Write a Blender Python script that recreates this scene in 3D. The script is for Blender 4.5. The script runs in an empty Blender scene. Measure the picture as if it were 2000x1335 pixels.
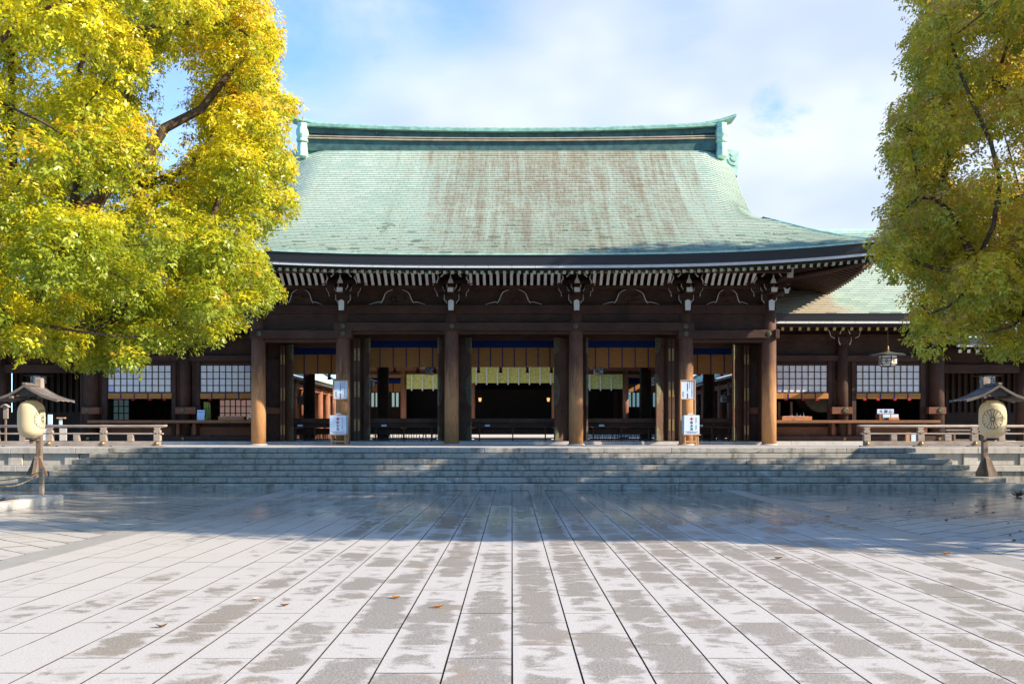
import bpy, math, random
import numpy as np
from mathutils import Vector, Matrix

R = math.radians
rnd = random.Random(7)
SC = bpy.context.scene
COL = SC.collection

# ------------------------------------------------------------------ camera, sky, sun, exposure
EYE = 1.55
FPX = 1850.0                       # focal length in pixels of the 2000 px wide photograph
cam = bpy.data.cameras.new('camera')
cam.sensor_width = 36.0
cam.lens = FPX / 2000.0 * 36.0
cam.shift_y = 179.5 / 2000.0
cam.clip_start = 0.1
cam.clip_end = 3000.0
cam_ob = bpy.data.objects.new('camera', cam)
cam_ob.location = (0, 0, EYE)
cam_ob.rotation_euler = (R(90), 0, 0)
COL.objects.link(cam_ob)
SC.camera = cam_ob

SUN_AZ, SUN_EL = 110.0, 28.0       # clockwise from +Y
SUN = Vector((math.cos(R(SUN_EL)) * math.sin(R(SUN_AZ)), math.cos(R(SUN_EL)) * math.cos(R(SUN_AZ)), math.sin(R(SUN_EL))))
sl = bpy.data.lights.new('sun', 'SUN')
sl.energy = 5.0
sl.angle = R(0.5)
sl.color = (1.0, 0.86, 0.67)
so = bpy.data.objects.new('sun', sl)
so.rotation_euler = SUN.to_track_quat('Z', 'Y').to_euler()
so.location = (30, -10, 30)
COL.objects.link(so)

SC.view_settings.view_transform = 'Standard'
SC.view_settings.look = 'None'
SC.view_settings.exposure = 1.2
SC.view_settings.gamma = 1.0
SC.view_settings.use_curve_mapping = False
SC.cycles.use_denoising = True
SC.cycles.max_bounces = 8
SC.cycles.diffuse_bounces = 4
SC.cycles.glossy_bounces = 3
SC.cycles.transmission_bounces = 4
SC.cycles.transparent_max_bounces = 6


# ------------------------------------------------------------------ node helpers
def nd(nt, typ, ins=None, **at):
    n = nt.nodes.new(typ)
    for k, v in at.items():
        setattr(n, k, v)
    for k, v in (ins or {}).items():
        s = n.inputs[k]
        if isinstance(v, bpy.types.NodeSocket):
            nt.links.new(v, s)
        elif isinstance(v, bpy.types.Node):
            nt.links.new(v.outputs[0], s)
        else:
            if s.type == 'RGBA' and not hasattr(v, '__len__'):
                v = (v, v, v)
            if s.type == 'RGBA' and len(v) == 3:
                v = (*v, 1)
            s.default_value = v
    return n


def mth(nt, op, a, b=0.0, c=0.0, clamp=False):
    return nd(nt, 'ShaderNodeMath', {0: a, 1: b, 2: c}, operation=op, use_clamp=clamp).outputs[0]


def mixc(nt, f, a, b, mode='MIX'):
    n = nd(nt, 'ShaderNodeMix', {0: f, 6: a, 7: b}, data_type='RGBA', blend_type=mode)
    return n.outputs[2]


def noise(nt, vec, scale, detail=3, rough=0.55, dist=0.0, col=False):
    n = nd(nt, 'ShaderNodeTexNoise', {'Vector': vec, 'Scale': scale, 'Detail': detail, 'Roughness': rough, 'Distortion': dist})
    return n.outputs['Color' if col else 'Fac']


def ss(nt, v, a, b, lo=0.0, hi=1.0):
    n = nd(nt, 'ShaderNodeMapRange', {0: v, 1: a, 2: b, 3: lo, 4: hi}, interpolation_type='SMOOTHSTEP')
    return n.outputs[0]


def scl(nt, vec, s):
    return nd(nt, 'ShaderNodeVectorMath', {0: vec, 1: s}, operation='MULTIPLY').outputs[0]


def sep(nt, vec):
    return nd(nt, 'ShaderNodeSeparateXYZ', {0: vec}).outputs


def gpos(nt):
    return nd(nt, 'ShaderNodeNewGeometry').outputs['Position']


def attr(nt, name):
    return nd(nt, 'ShaderNodeAttribute', attribute_name=name).outputs['Fac']


def bump(nt, h, strength=0.3, dist=0.01):
    return nd(nt, 'ShaderNodeBump', {'Height': h, 'Strength': strength, 'Distance': dist}).outputs[0]


def new_mat(name):
    m = bpy.data.materials.new(name)
    m.use_nodes = True
    nt = m.node_tree
    b = next(n for n in nt.nodes if n.type == 'BSDF_PRINCIPLED')
    return m, nt, b


def put(nt, b, **kw):
    names = {'col': 'Base Color', 'rough': 'Roughness', 'metal': 'Metallic', 'spec': 'Specular IOR Level', 'nor': 'Normal',
             'emit': 'Emission Color', 'estr': 'Emission Strength', 'coat': 'Coat Weight'}
    for k, v in kw.items():
        s = b.inputs[names[k]]
        if isinstance(v, bpy.types.NodeSocket):
            nt.links.new(v, s)
        else:
            if s.type == 'RGBA' and len(v) == 3:
                v = (*v, 1)
            s.default_value = v


# ------------------------------------------------------------------ world: Nishita sky with procedural clouds
w = bpy.data.worlds.new('World')
SC.world = w
w.use_nodes = True
nt = w.node_tree
nt.nodes.clear()
sky = nd(nt, 'ShaderNodeTexSky', sky_type='NISHITA', sun_disc=False)
sky.sun_elevation = R(SUN_EL)
sky.sun_rotation = R(SUN_AZ)
sky.altitude = 50
sky.air_density = 1.0
sky.dust_density = 0.25
sky.ozone_density = 6.0
dirv = nd(nt, 'ShaderNodeTexCoord').outputs['Generated']
dirn = nd(nt, 'ShaderNodeVectorMath', {0: dirv}, operation='NORMALIZE').outputs[0]
dx, dy, dz = sep(nt, dirn)
stretch = scl(nt, dirn, (1.0, 1.0, 1.9))
n1 = noise(nt, stretch, 2.6, 6, 0.55, 0.4)
n2 = noise(nt, stretch, 7.0, 8, 0.66, 0.5)
cl = mth(nt, 'ADD', mth(nt, 'MULTIPLY', n1, 0.70), mth(nt, 'MULTIPLY', n2, 0.38))
cl = mth(nt, 'ADD', cl, mth(nt, 'MULTIPLY', dx, 0.50))
cl = mth(nt, 'ADD', cl, mth(nt, 'MULTIPLY', mth(nt, 'SUBTRACT', dy, 0.9), 0.42))


def lobe(px, py, rad, gain):
    v = Vector(((px - 1000) / FPX, 1.0, (847 - py) / FPX)).normalized()
    d = nd(nt, 'ShaderNodeVectorMath', {0: dirn, 1: tuple(v)}, operation='DISTANCE').outputs['Value']
    d = mth(nt, 'ADD', d, mth(nt, 'MULTIPLY', mth(nt, 'SUBTRACT', n2, 0.5), 0.10))
    return ss(nt, d, rad, 0.0, 0.0, gain)


for args in ((1518, 205, 0.050, -0.60), (1690, 175, 0.055, -0.42), (1580, 215, 0.04, -0.3), (880, 20, 0.15, -0.20), (900, 232, 0.10, 0.26),
             (1120, 90, 0.12, 0.18), (760, 110, 0.08, 0.14), (1500, 330, 0.2, 0.25), (1640, 60, 0.15, 0.25), (640, 60, 0.12, -0.05),
             (1360, 100, 0.07, -0.12)):
    cl = mth(nt, 'ADD', cl, lobe(*args))
cov = ss(nt, cl, 0.14, 0.80, 0.05, 1.0)
soft = noise(nt, stretch, 4.0, 3, 0.5)
cloudc = mixc(nt, ss(nt, soft, 0.3, 0.75), (2.2, 2.65, 3.5), (3.55, 3.75, 4.05))
skyc = mixc(nt, 1.0, sky.outputs[0], (0.80, 1.12, 1.30), 'MULTIPLY')
both = mixc(nt, cov, skyc, cloudc)
# below the horizon the ground's own dull tone
both = mixc(nt, ss(nt, dz, -0.02, -0.10), both, (0.7, 0.72, 0.75))
bg = nd(nt, 'ShaderNodeBackground', {0: both, 1: 0.132})
out = nd(nt, 'ShaderNodeOutputWorld', {0: bg.outputs[0]})


# ------------------------------------------------------------------ mesh building
class MB:
    """collects faces for one mesh"""

    def __init__(self):
        self.v, self.f, self.m, self.sm = [], [], [], []

    def add(self, vs, fs, mi=0, smooth=False):
        o = len(self.v)
        self.v += [tuple(p) for p in vs]
        for f in fs:
            self.f.append(tuple(i + o for i in f))
            self.m.append(mi)
            self.sm.append(smooth)
        return self

    def box(self, x0, x1, y0, y1, z0, z1, mi=0, ch=0.0):
        if x0 > x1: x0, x1 = x1, x0
        if y0 > y1: y0, y1 = y1, y0
        if z0 > z1: z0, z1 = z1, z0
        if ch <= 0:
            v = [(x, y, z) for z in (z0, z1) for y in (y0, y1) for x in (x0, x1)]
            f = [(0, 2, 3, 1), (4, 5, 7, 6), (0, 1, 5, 4), (2, 6, 7, 3), (0, 4, 6, 2), (1, 3, 7, 5)]
            return self.add(v, f, mi)
        c = min(ch, (x1 - x0) / 3, (y1 - y0) / 3, (z1 - z0) / 3)
        # chamfered box: the eight-sided prism in X with capped ends pulled in
        prof = [(y0 + c, z0), (y1 - c, z0), (y1, z0 + c), (y1, z1 - c), (y1 - c, z1), (y0 + c, z1), (y0, z1 - c), (y0, z0 + c)]
        cy, cz = (y0 + y1) / 2, (z0 + z1) / 2
        def ring(x, k):
            return [(x, y + (c * k if y < cy else -c * k), z + (c * k if z < cz else -c * k)) for y, z in prof]
        v = ring(x0, .7) + ring(x0 + c, 0) + ring(x1 - c, 0) + ring(x1, .7)
        f = []
        for r in range(3):
            for i in range(8):
                j = (i + 1) % 8
                f.append((r * 8 + i, (r + 1) * 8 + i, (r + 1) * 8 + j, r * 8 + j))
        f.append(tuple(range(8)))
        f.append(tuple(reversed(range(24, 32))))
        return self.add(v, f, mi)

    def cyl(self, a, b, r0, r1=None, n=12, mi=0, caps=True, smooth=True):
        r1 = r0 if r1 is None else r1
        a, b = Vector(a), Vector(b)
        d = (b - a).normalized()
        t = Vector((0, 0, 1)) if abs(d.z) < 0.9 else Vector((1, 0, 0))
        u = d.cross(t).normalized()
        w_ = d.cross(u)
        vs = []
        for c, r in ((a, r0), (b, r1)):
            for i in range(n):
                q = 2 * math.pi * i / n
                vs.append(c + u * (r * math.cos(q)) + w_ * (r * math.sin(q)))
        fs = [(i, (i + 1) % n, n + (i + 1) % n, n + i) for i in range(n)]
        self.add(vs, fs, mi, smooth)
        if caps:
            self.add(vs[:n], [tuple(reversed(range(n)))], mi)
            self.add(vs[n:], [tuple(range(n))], mi)
        return self

    def tube(self, pts, r, n=6, mi=0):
        pts = [Vector(p) for p in pts]
        rr = r if hasattr(r, '__len__') else [r] * len(pts)
        vs, prev = [], None
        for k, p in enumerate(pts):
            d = (pts[min(k + 1, len(pts) - 1)] - pts[max(k - 1, 0)])
            d = d.normalized() if d.length > 1e-9 else Vector((0, 0, 1))
            if prev is None:
                t = Vector((0, 0, 1)) if abs(d.z) < 0.9 else Vector((1, 0, 0))
                u = d.cross(t).normalized()
            else:
                u = (prev - d * prev.dot(d))
                u = u.normalized() if u.length > 1e-6 else d.orthogonal().normalized()
            prev = u
            w_ = d.cross(u)
            for i in range(n):
                q = 2 * math.pi * i / n
                vs.append(p + (u * math.cos(q) + w_ * math.sin(q)) * rr[k])
        fs = []
        for k in range(len(pts) - 1):
            for i in range(n):
                j = (i + 1) % n
                fs.append((k * n + i, k * n + j, (k + 1) * n + j, (k + 1) * n + i))
        fs.append(tuple(reversed(range(n))))
        fs.append(tuple(range((len(pts) - 1) * n, len(pts) * n)))
        return self.add(vs, fs, mi, True)

    def prism(self, poly, axis, a, b, mi=0):
        """polygon extruded along an axis: axis y -> poly is (x,z); x -> (y,z); z -> (x,y)"""
        def P(p, t):
            return {'y': (p[0], t, p[1]), 'x': (t, p[0], p[1]), 'z': (p[0], p[1], t)}[axis]
        n = len(poly)
        vs = [P(p, a) for p in poly] + [P(p, b) for p in poly]
        fs = [(i, (i + 1) % n, n + (i + 1) % n, n + i) for i in range(n)]
        fs += [tuple(reversed(range(n))), tuple(range(n, 2 * n))]
        return self.add(vs, fs, mi)

    def lathe(self, prof, c, n=24, mi=0, smooth=True):
        vs = []
        for r, z in prof:
            for i in range(n):
                q = 2 * math.pi * i / n
                vs.append((c[0] + r * math.cos(q), c[1] + r * math.sin(q), c[2] + z))
        fs = []
        for k in range(len(prof) - 1):
            for i in range(n):
                j = (i + 1) % n
                fs.append((k * n + i, k * n + j, (k + 1) * n + j, (k + 1) * n + i))
        fs.append(tuple(reversed(range(n))))
        fs.append(tuple(range((len(prof) - 1) * n, len(prof) * n)))
        return self.add(vs, fs, mi, smooth)

    def quad(self, a, b, c, d, mi=0):
        return self.add([a, b, c, d], [(0, 1, 2, 3)], mi)


def origin(o):
    v = Vector((0, 0, 0))
    while o is not None:
        v += o.location
        o = o.parent
    return v


def mesh(name, mb, mats, off=(0, 0, 0)):
    me = bpy.data.meshes.new(name)
    ox, oy, oz = off
    me.from_pydata([(x - ox, y - oy, z - oz) for x, y, z in mb.v], [], mb.f)
    mats = mats if isinstance(mats, (list, tuple)) else [mats]
    for m in mats:
        me.materials.append(m)
    if len(mats) > 1:
        me.polygons.foreach_set('material_index', mb.m)
    if any(mb.sm):
        me.polygons.foreach_set('use_smooth', mb.sm)
    me.update()
    return me


def obj(name, mb, mats, parent=None, label=None, cat=None, group=None, kind=None, at=None):
    """one mesh object; vertices given in world coordinates"""
    base = origin(parent) if parent is not None else Vector((0, 0, 0))
    loc = Vector(at) if at is not None else base
    me = mesh(name, mb, mats, loc)
    o = bpy.data.objects.new(name, me)
    o.location = loc - base
    o.parent = parent
    COL.objects.link(o)
    tag(o, label, cat, group, kind)
    return o


def tag(o, label=None, cat=None, group=None, kind=None):
    for k, v in (('label', label), ('category', cat), ('group', group), ('kind', kind)):
        if v:
            o[k] = v
    return o


def thing(name, label, cat, loc=(0, 0, 0), group=None):
    o = bpy.data.objects.new(name, None)
    o.empty_display_size = 0.2
    o.location = loc
    COL.objects.link(o)
    return tag(o, label, cat, group)


def piece(name, me, parent, loc, rot=None, scale=None):
    """an object sharing mesh data, placed at a world point under parent"""
    o = bpy.data.objects.new(name, me)
    o.location = Vector(loc) - (origin(parent) if parent is not None else Vector((0, 0, 0)))
    if rot: o.rotation_euler = rot
    if scale: o.scale = scale
    o.parent = parent
    COL.objects.link(o)
    return o


def dup(root, loc, label=None, group=None, rotz=None, scale=None):
    r = root.copy()
    COL.objects.link(r)
    r.location = loc
    if rotz is not None: r.rotation_euler = (0, 0, rotz)
    if scale: r.scale = (scale,) * 3
    if label: r['label'] = label
    if group: r['group'] = group
    for ch in list(root.children):
        c = ch.copy()
        COL.objects.link(c)
        c.parent = r
        for g in ch.children:
            d = g.copy()
            COL.objects.link(d)
            d.parent = c
    return r


def X(px, D): return (px - 1000.0) * D / FPX
def Z(py, D): return EYE + (847.0 - py) * D / FPX


# ------------------------------------------------------------------ materials
def wood(name, dark, light, axis='z', rough=0.7, spec=0.25, fade=None):
    m, nt, b = new_mat(name)
    p = gpos(nt)
    st = {'x': (1.2, 14, 14), 'y': (14, 1.2, 14), 'z': (14, 14, 1.2)}[axis]
    g = noise(nt, scl(nt, p, st), 3.0, 5, 0.65)
    g2 = noise(nt, p, 1.3, 4, 0.6)
    f = mth(nt, 'ADD', mth(nt, 'MULTIPLY', g, 0.75), mth(nt, 'MULTIPLY', g2, 0.45))
    c = mixc(nt, ss(nt, f, 0.38, 0.82), dark, light)
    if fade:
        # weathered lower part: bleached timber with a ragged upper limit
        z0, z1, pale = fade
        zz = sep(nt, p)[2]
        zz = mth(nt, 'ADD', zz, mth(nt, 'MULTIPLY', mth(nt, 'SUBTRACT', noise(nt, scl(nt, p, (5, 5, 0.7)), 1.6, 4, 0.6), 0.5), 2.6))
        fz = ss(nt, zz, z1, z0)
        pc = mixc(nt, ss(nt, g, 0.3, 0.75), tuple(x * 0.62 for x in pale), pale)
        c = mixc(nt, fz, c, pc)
    put(nt, b, col=c, rough=rough, spec=spec, nor=bump(nt, g, 0.25, 0.006))
    return m


def plain(name, c, rough=0.6, spec=0.3, var=0.15, scale=6.0, metal=0.0, bmp=0.0):
    m, nt, b = new_mat(name)
    p = gpos(nt)
    n = noise(nt, p, scale, 5, 0.6)
    col = mixc(nt, ss(nt, n, 0.3, 0.7), tuple(x * (1 - var) for x in c), tuple(min(1, x * (1 + var)) for x in c))
    put(nt, b, col=col, rough=rough, spec=spec, metal=metal)
    if bmp:
        put(nt, b, nor=bump(nt, n, bmp, 0.01))
    return m


def emis(name, c, strength):
    m, nt, b = new_mat(name)
    put(nt, b, col=c, emit=c, estr=strength)
    return m


W_DARK = wood('dark_beam_wood', (0.027, 0.0135, 0.010), (0.082, 0.041, 0.029), 'x')
W_DARKZ = wood('dark_post_wood', (0.027, 0.0135, 0.010), (0.080, 0.040, 0.028), 'z')
W_DARKY = wood('dark_rafter_wood', (0.026, 0.013, 0.009), (0.065, 0.034, 0.024), 'y')
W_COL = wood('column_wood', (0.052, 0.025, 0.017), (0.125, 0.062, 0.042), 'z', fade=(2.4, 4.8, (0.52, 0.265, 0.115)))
W_RED = wood('red_brown_planks', (0.10, 0.038, 0.021), (0.20, 0.085, 0.048), 'x')
W_REDZ = wood('red_brown_posts', (0.16, 0.060, 0.032), (0.30, 0.125, 0.065), 'z')
W_COUNTER = wood('counter_wood', (0.13, 0.060, 0.032), (0.24, 0.115, 0.060), 'x')
W_DOOR = wood('door_leaf_wood', (0.045, 0.023, 0.015), (0.115, 0.060, 0.038), 'z')
W_GREY = wood('weathered_grey_wood', (0.17, 0.135, 0.11), (0.36, 0.30, 0.255), 'x', rough=0.8)
W_GREYZ = wood('weathered_stand_wood', (0.10, 0.070, 0.052), (0.235, 0.175, 0.135), 'z', rough=0.8)
W_ROOF = wood('dark_grey_roof_boards', (0.085, 0.072, 0.068), (0.20, 0.175, 0.165), 'y', rough=0.8)
W_NEW = wood('fresh_frame_wood', (0.33, 0.17, 0.085), (0.52, 0.29, 0.15), 'z')
W_TRAY = wood('orange_tray_wood', (0.36, 0.13, 0.045), (0.55, 0.22, 0.08), 'x')
WHITE = plain('white_paint', (0.63, 0.63, 0.62), 0.6, 0.3, 0.06)
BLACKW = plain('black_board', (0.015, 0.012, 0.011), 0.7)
PATINA_CAP = plain('rafter_cap_patina', (0.30, 0.36, 0.24), 0.5, 0.4, 0.35, 25)
GOLD_CAP = plain('rafter_cap_gold', (0.46, 0.28, 0.09), 0.42, 0.5, 0.3, 30, metal=0.5)
BRASS = plain('aged_brass', (0.30, 0.21, 0.085), 0.45, 0.5, 0.35, 25, metal=0.7)
BRONZE = plain('green_bronze', (0.105, 0.098, 0.062), 0.55, 0.4, 0.4, 15, metal=0.4)
HOOD = plain('dull_hood_metal', (0.085, 0.09, 0.08), 0.5, 0.4, 0.2, 8)
IRON = plain('black_iron', (0.02, 0.02, 0.022), 0.5, 0.4)
PAPER = plain('white_paper_pane', (0.70, 0.70, 0.71), 0.8, 0.2, 0.04, 3)
PAPER_B = plain('repaired_paper_pane', (0.48, 0.50, 0.72), 0.8, 0.2, 0.03, 3)
SIGNW = plain('shade_blue_sign_board', (0.50, 0.61, 0.75), 0.5, 0.4, 0.03, 3)  # white board with the blue of sky shade put into its colour
INK = plain('black_print', (0.02, 0.025, 0.035), 0.7)
BLUEINK = plain('blue_print', (0.02, 0.16, 0.32), 0.7)
REDP = plain('red_print', (0.62, 0.02, 0.02), 0.6)
NAVY = plain('navy_cloth', (0.008, 0.030, 0.15), 0.85, 0.1, 0.35, 14)
REDC = plain('red_tassel_cloth', (0.35, 0.015, 0.02), 0.9)
BLKC = plain('black_tassel_cloth', (0.012, 0.010, 0.010), 0.95)
ROPE = plain('hemp_rope', (0.30, 0.22, 0.15), 0.9, 0.1, 0.3, 60)


def mk_blind():
    m, nt, b = new_mat('bamboo_blind')
    p = gpos(nt)
    x, y, z = sep(nt, p)
    line = nd(nt, 'ShaderNodeTexWave', {'Vector': p, 'Scale': 14.0, 'Distortion': 0.6, 'Detail': 1.0}, wave_type='BANDS', bands_direction='Z').outputs['Fac']
    n = noise(nt, scl(nt, p, (0.8, 1, 20)), 3.0, 4, 0.6)
    c = mixc(nt, ss(nt, n, 0.3, 0.7), (0.60, 0.28, 0.085), (0.80, 0.42, 0.15))
    c = mixc(nt, mth(nt, 'MULTIPLY', line, 0.35), c, (0.22, 0.09, 0.03))
    put(nt, b, col=c, rough=0.75, spec=0.15)
    tr = nd(nt, 'ShaderNodeBsdfTranslucent', {0: c})
    mx = nd(nt, 'ShaderNodeMixShader', {0: 0.45, 1: b.outputs[0], 2: tr.outputs[0]})
    o = next(n for n in nt.nodes if n.type == 'OUTPUT_MATERIAL')
    nt.links.new(mx.outputs[0], o.inputs[0])
    return m


BLIND = mk_blind()


def mk_curtain():
    m, nt, b = new_mat('yellow_green_brocade')
    p = gpos(nt)
    v = nd(nt, 'ShaderNodeTexVoronoi', {'Vector': scl(nt, p, (4, 1, 4)), 'Scale': 1.0}, feature='DISTANCE_TO_EDGE').outputs['Distance']
    c = mixc(nt, ss(nt, v, 0.02, 0.09), (0.56, 0.54, 0.17), (0.74, 0.70, 0.25))
    put(nt, b, col=c, rough=0.7, spec=0.2)
    tr = nd(nt, 'ShaderNodeBsdfTranslucent', {0: c})
    mx = nd(nt, 'ShaderNodeMixShader', {0: 0.3, 1: b.outputs[0], 2: tr.outputs[0]})
    o = next(n for n in nt.nodes if n.type == 'OUTPUT_MATERIAL')
    nt.links.new(mx.outputs[0], o.inputs[0])
    return m


CURTAIN = mk_curtain()


def mk_stone(name, base, stain=0.5, moss=False, wet=0.0):
    m, nt, b = new_mat(name)
    p = gpos(nt)
    x, y, z = sep(nt, p)
    sp = noise(nt, p, 90, 2, 0.7)
    big = noise(nt, p, 0.9, 4, 0.6)
    c = mixc(nt, ss(nt, sp, 0.3, 0.7), tuple(v * 0.78 for v in base), tuple(v * 1.18 for v in base))
    c = mixc(nt, mth(nt, 'MULTIPLY', ss(nt, big, 0.35, 0.7), 0.35), c, tuple(v * q for v, q in zip(base, (0.72, 0.66, 0.58))))
    dr = noise(nt, scl(nt, p, (2.6, 1.5, 0.9)), 2.2, 6, 0.72)
    c = mixc(nt, mth(nt, 'MULTIPLY', ss(nt, dr, 0.455, 0.66), stain), c, (0.060, 0.052, 0.042))
    pale = noise(nt, scl(nt, p, (1.1, 1.1, 3.5)), 1.7, 2, 0.45, 0.8)
    c = mixc(nt, mth(nt, 'MULTIPLY', ss(nt, pale, 0.655, 0.675), 0.42 if stain > 0.5 else 0.15), c, (0.52, 0.52, 0.50))
    if moss:
        ms = noise(nt, scl(nt, p, (1.5, 1.5, 2.5)), 1.6, 5, 0.7)
        left = ss(nt, x, -2.0, -10.0, -0.1, 0.14)
        c = mixc(nt, ss(nt, mth(nt, 'ADD', ms, left), 0.60, 0.80, 0.0, 0.6), c, (0.10, 0.10, 0.055))
    put(nt, b, col=c, rough=0.62 - wet, spec=0.35, nor=bump(nt, sp, 0.15, 0.004))
    return m


STONE_STEP = mk_stone('step_granite', (0.33, 0.315, 0.285), 0.66, True)
STONE = mk_stone('platform_granite', (0.42, 0.40, 0.37), 0.30)
STONE_TOP = mk_stone('plinth_granite', (0.46, 0.44, 0.42), 0.15)
KERB = mk_stone('kerb_granite', (0.52, 0.51, 0.50), 0.15)

BORDER = mk_stone('border_granite', (0.36, 0.345, 0.33), 0.12, False, 0.2)
SLAB_W, SLAB_L, SLAB_X0 = 0.447, 0.82, -5.81


def mk_paving(name, central):
    m, nt, b = new_mat(name)
    p = gpos(nt)
    x, y, z = sep(nt, p)
    speck = noise(nt, p, 62, 3, 0.8)
    mid = noise(nt, p, 9, 5, 0.7)
    wob = noise(nt, scl(nt, p, (0.8, 1.15, 1.0)), 3.3, 8, 0.70, 0.6)
    big = noise(nt, p, 0.42, 3, 0.5)
    at = attr(nt, 'slab')
    ed = attr(nt, 'core')
    if central:
        u = mth(nt, 'DIVIDE', mth(nt, 'SUBTRACT', x, SLAB_X0), SLAB_W)
        ci = mth(nt, 'FLOOR', u)
        uf = mth(nt, 'FRACT', u)
        v = mth(nt, 'ADD', mth(nt, 'DIVIDE', y, SLAB_L), mth(nt, 'MULTIPLY', mth(nt, 'MODULO', mth(nt, 'ADD', ci, 40), 2.0), 0.5))
        vi = mth(nt, 'FLOOR', v)
        vf = mth(nt, 'FRACT', v)
        eu = mth(nt, 'SUBTRACT', 1.0, mth(nt, 'ABSOLUTE', mth(nt, 'SUBTRACT', mth(nt, 'MULTIPLY', uf, 2.0), 1.0)))
        ev = mth(nt, 'SUBTRACT', 1.0, mth(nt, 'ABSOLUTE', mth(nt, 'SUBTRACT', mth(nt, 'MULTIPLY', vf, 2.0), 1.0)))
        vec = nd(nt, 'ShaderNodeCombineXYZ', {0: ci, 1: vi, 2: 3.7}).outputs[0]
        rw = nd(nt, 'ShaderNodeTexWhiteNoise', {'Vector': vec}, noise_dimensions='3D').outputs['Value']
        # dry rims, damp middles
        core = mth(nt, 'ADD', mth(nt, 'MULTIPLY', ss(nt, eu, 0.0, 0.6), 0.17), mth(nt, 'MULTIPLY', ss(nt, ev, 0.0, 0.3), 0.06))
        lev = mth(nt, 'ADD', mth(nt, 'ADD', mth(nt, 'MULTIPLY', wob, 0.95), 0.03), core)
        lev = mth(nt, 'ADD', lev, mth(nt, 'MULTIPLY', mth(nt, 'SUBTRACT', rw, 0.5), 0.20))
        lev = mth(nt, 'ADD', lev, mth(nt, 'MULTIPLY', mth(nt, 'SUBTRACT', big, 0.5), 0.35))
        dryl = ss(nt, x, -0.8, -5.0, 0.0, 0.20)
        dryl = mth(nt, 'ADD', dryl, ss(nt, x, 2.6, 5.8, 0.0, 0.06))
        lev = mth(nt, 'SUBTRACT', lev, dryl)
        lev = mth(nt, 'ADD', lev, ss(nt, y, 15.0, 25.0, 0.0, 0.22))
        wet = ss(nt, mth(nt, 'ADD', lev, mth(nt, 'MULTIPLY', mth(nt, 'SUBTRACT', speck, 0.5), 0.10)), 0.615, 0.745)
    else:
        lev = mth(nt, 'ADD', mth(nt, 'MULTIPLY', wob, 0.8), mth(nt, 'MULTIPLY', big, 0.5))
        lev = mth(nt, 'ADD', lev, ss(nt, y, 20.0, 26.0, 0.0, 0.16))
        rw = noise(nt, p, 0.9, 2, 0.5)
        wet = ss(nt, lev, 0.66, 0.84)
    dry = mixc(nt, ss(nt, speck, 0.3, 0.7), (0.345, 0.326, 0.308), (0.53, 0.503, 0.475))
    dry = mixc(nt, mth(nt, 'MULTIPLY', rw, 0.30), dry, (0.40, 0.38, 0.365))
    dry = mixc(nt, ss(nt, mid, 0.45, 0.8, 0.0, 0.25), dry, (0.44, 0.40, 0.37))
    damp = mixc(nt, ss(nt, speck, 0.36, 0.64), (0.145, 0.128, 0.112), (0.41, 0.37, 0.33))
    tan = noise(nt, p, 1.1, 3, 0.6)
    damp = mixc(nt, ss(nt, tan, 0.55, 0.75, 0.0, 0.6), damp, (0.30, 0.215, 0.14))
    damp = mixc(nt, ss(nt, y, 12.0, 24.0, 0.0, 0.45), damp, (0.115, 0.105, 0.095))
    c = mixc(nt, wet, dry, damp)
    film = ss(nt, y, 13.0, 20.0)
    r_dry = mth(nt, 'SUBTRACT', 0.62, mth(nt, 'MULTIPLY', film, 0.47))
    r_wet = mth(nt, 'SUBTRACT', 0.36, mth(nt, 'MULTIPLY', film, 0.29))
    rr = mth(nt, 'ADD', r_dry, mth(nt, 'MULTIPLY', wet, mth(nt, 'SUBTRACT', r_wet, r_dry)))
    put(nt, b, col=c, rough=rr, spec=0.5, nor=bump(nt, mth(nt, 'ADD', speck, mid), 0.05, 0.002))
    return m


PAVE = mk_paving('damp_granite_slab', True)
PAVE_S = mk_paving('side_granite_slab', False)
JOINT = plain('dark_joint_sand', (0.055, 0.042, 0.030), 0.9, 0.1, 0.5, 30)
SOIL = plain('dark_soil', (0.055, 0.035, 0.024), 0.95, 0.1, 0.5, 20, bmp=0.6)
GRAVEL = plain('pale_gravel', (0.55, 0.53, 0.50), 0.9, 0.1, 0.2, 40)


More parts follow.
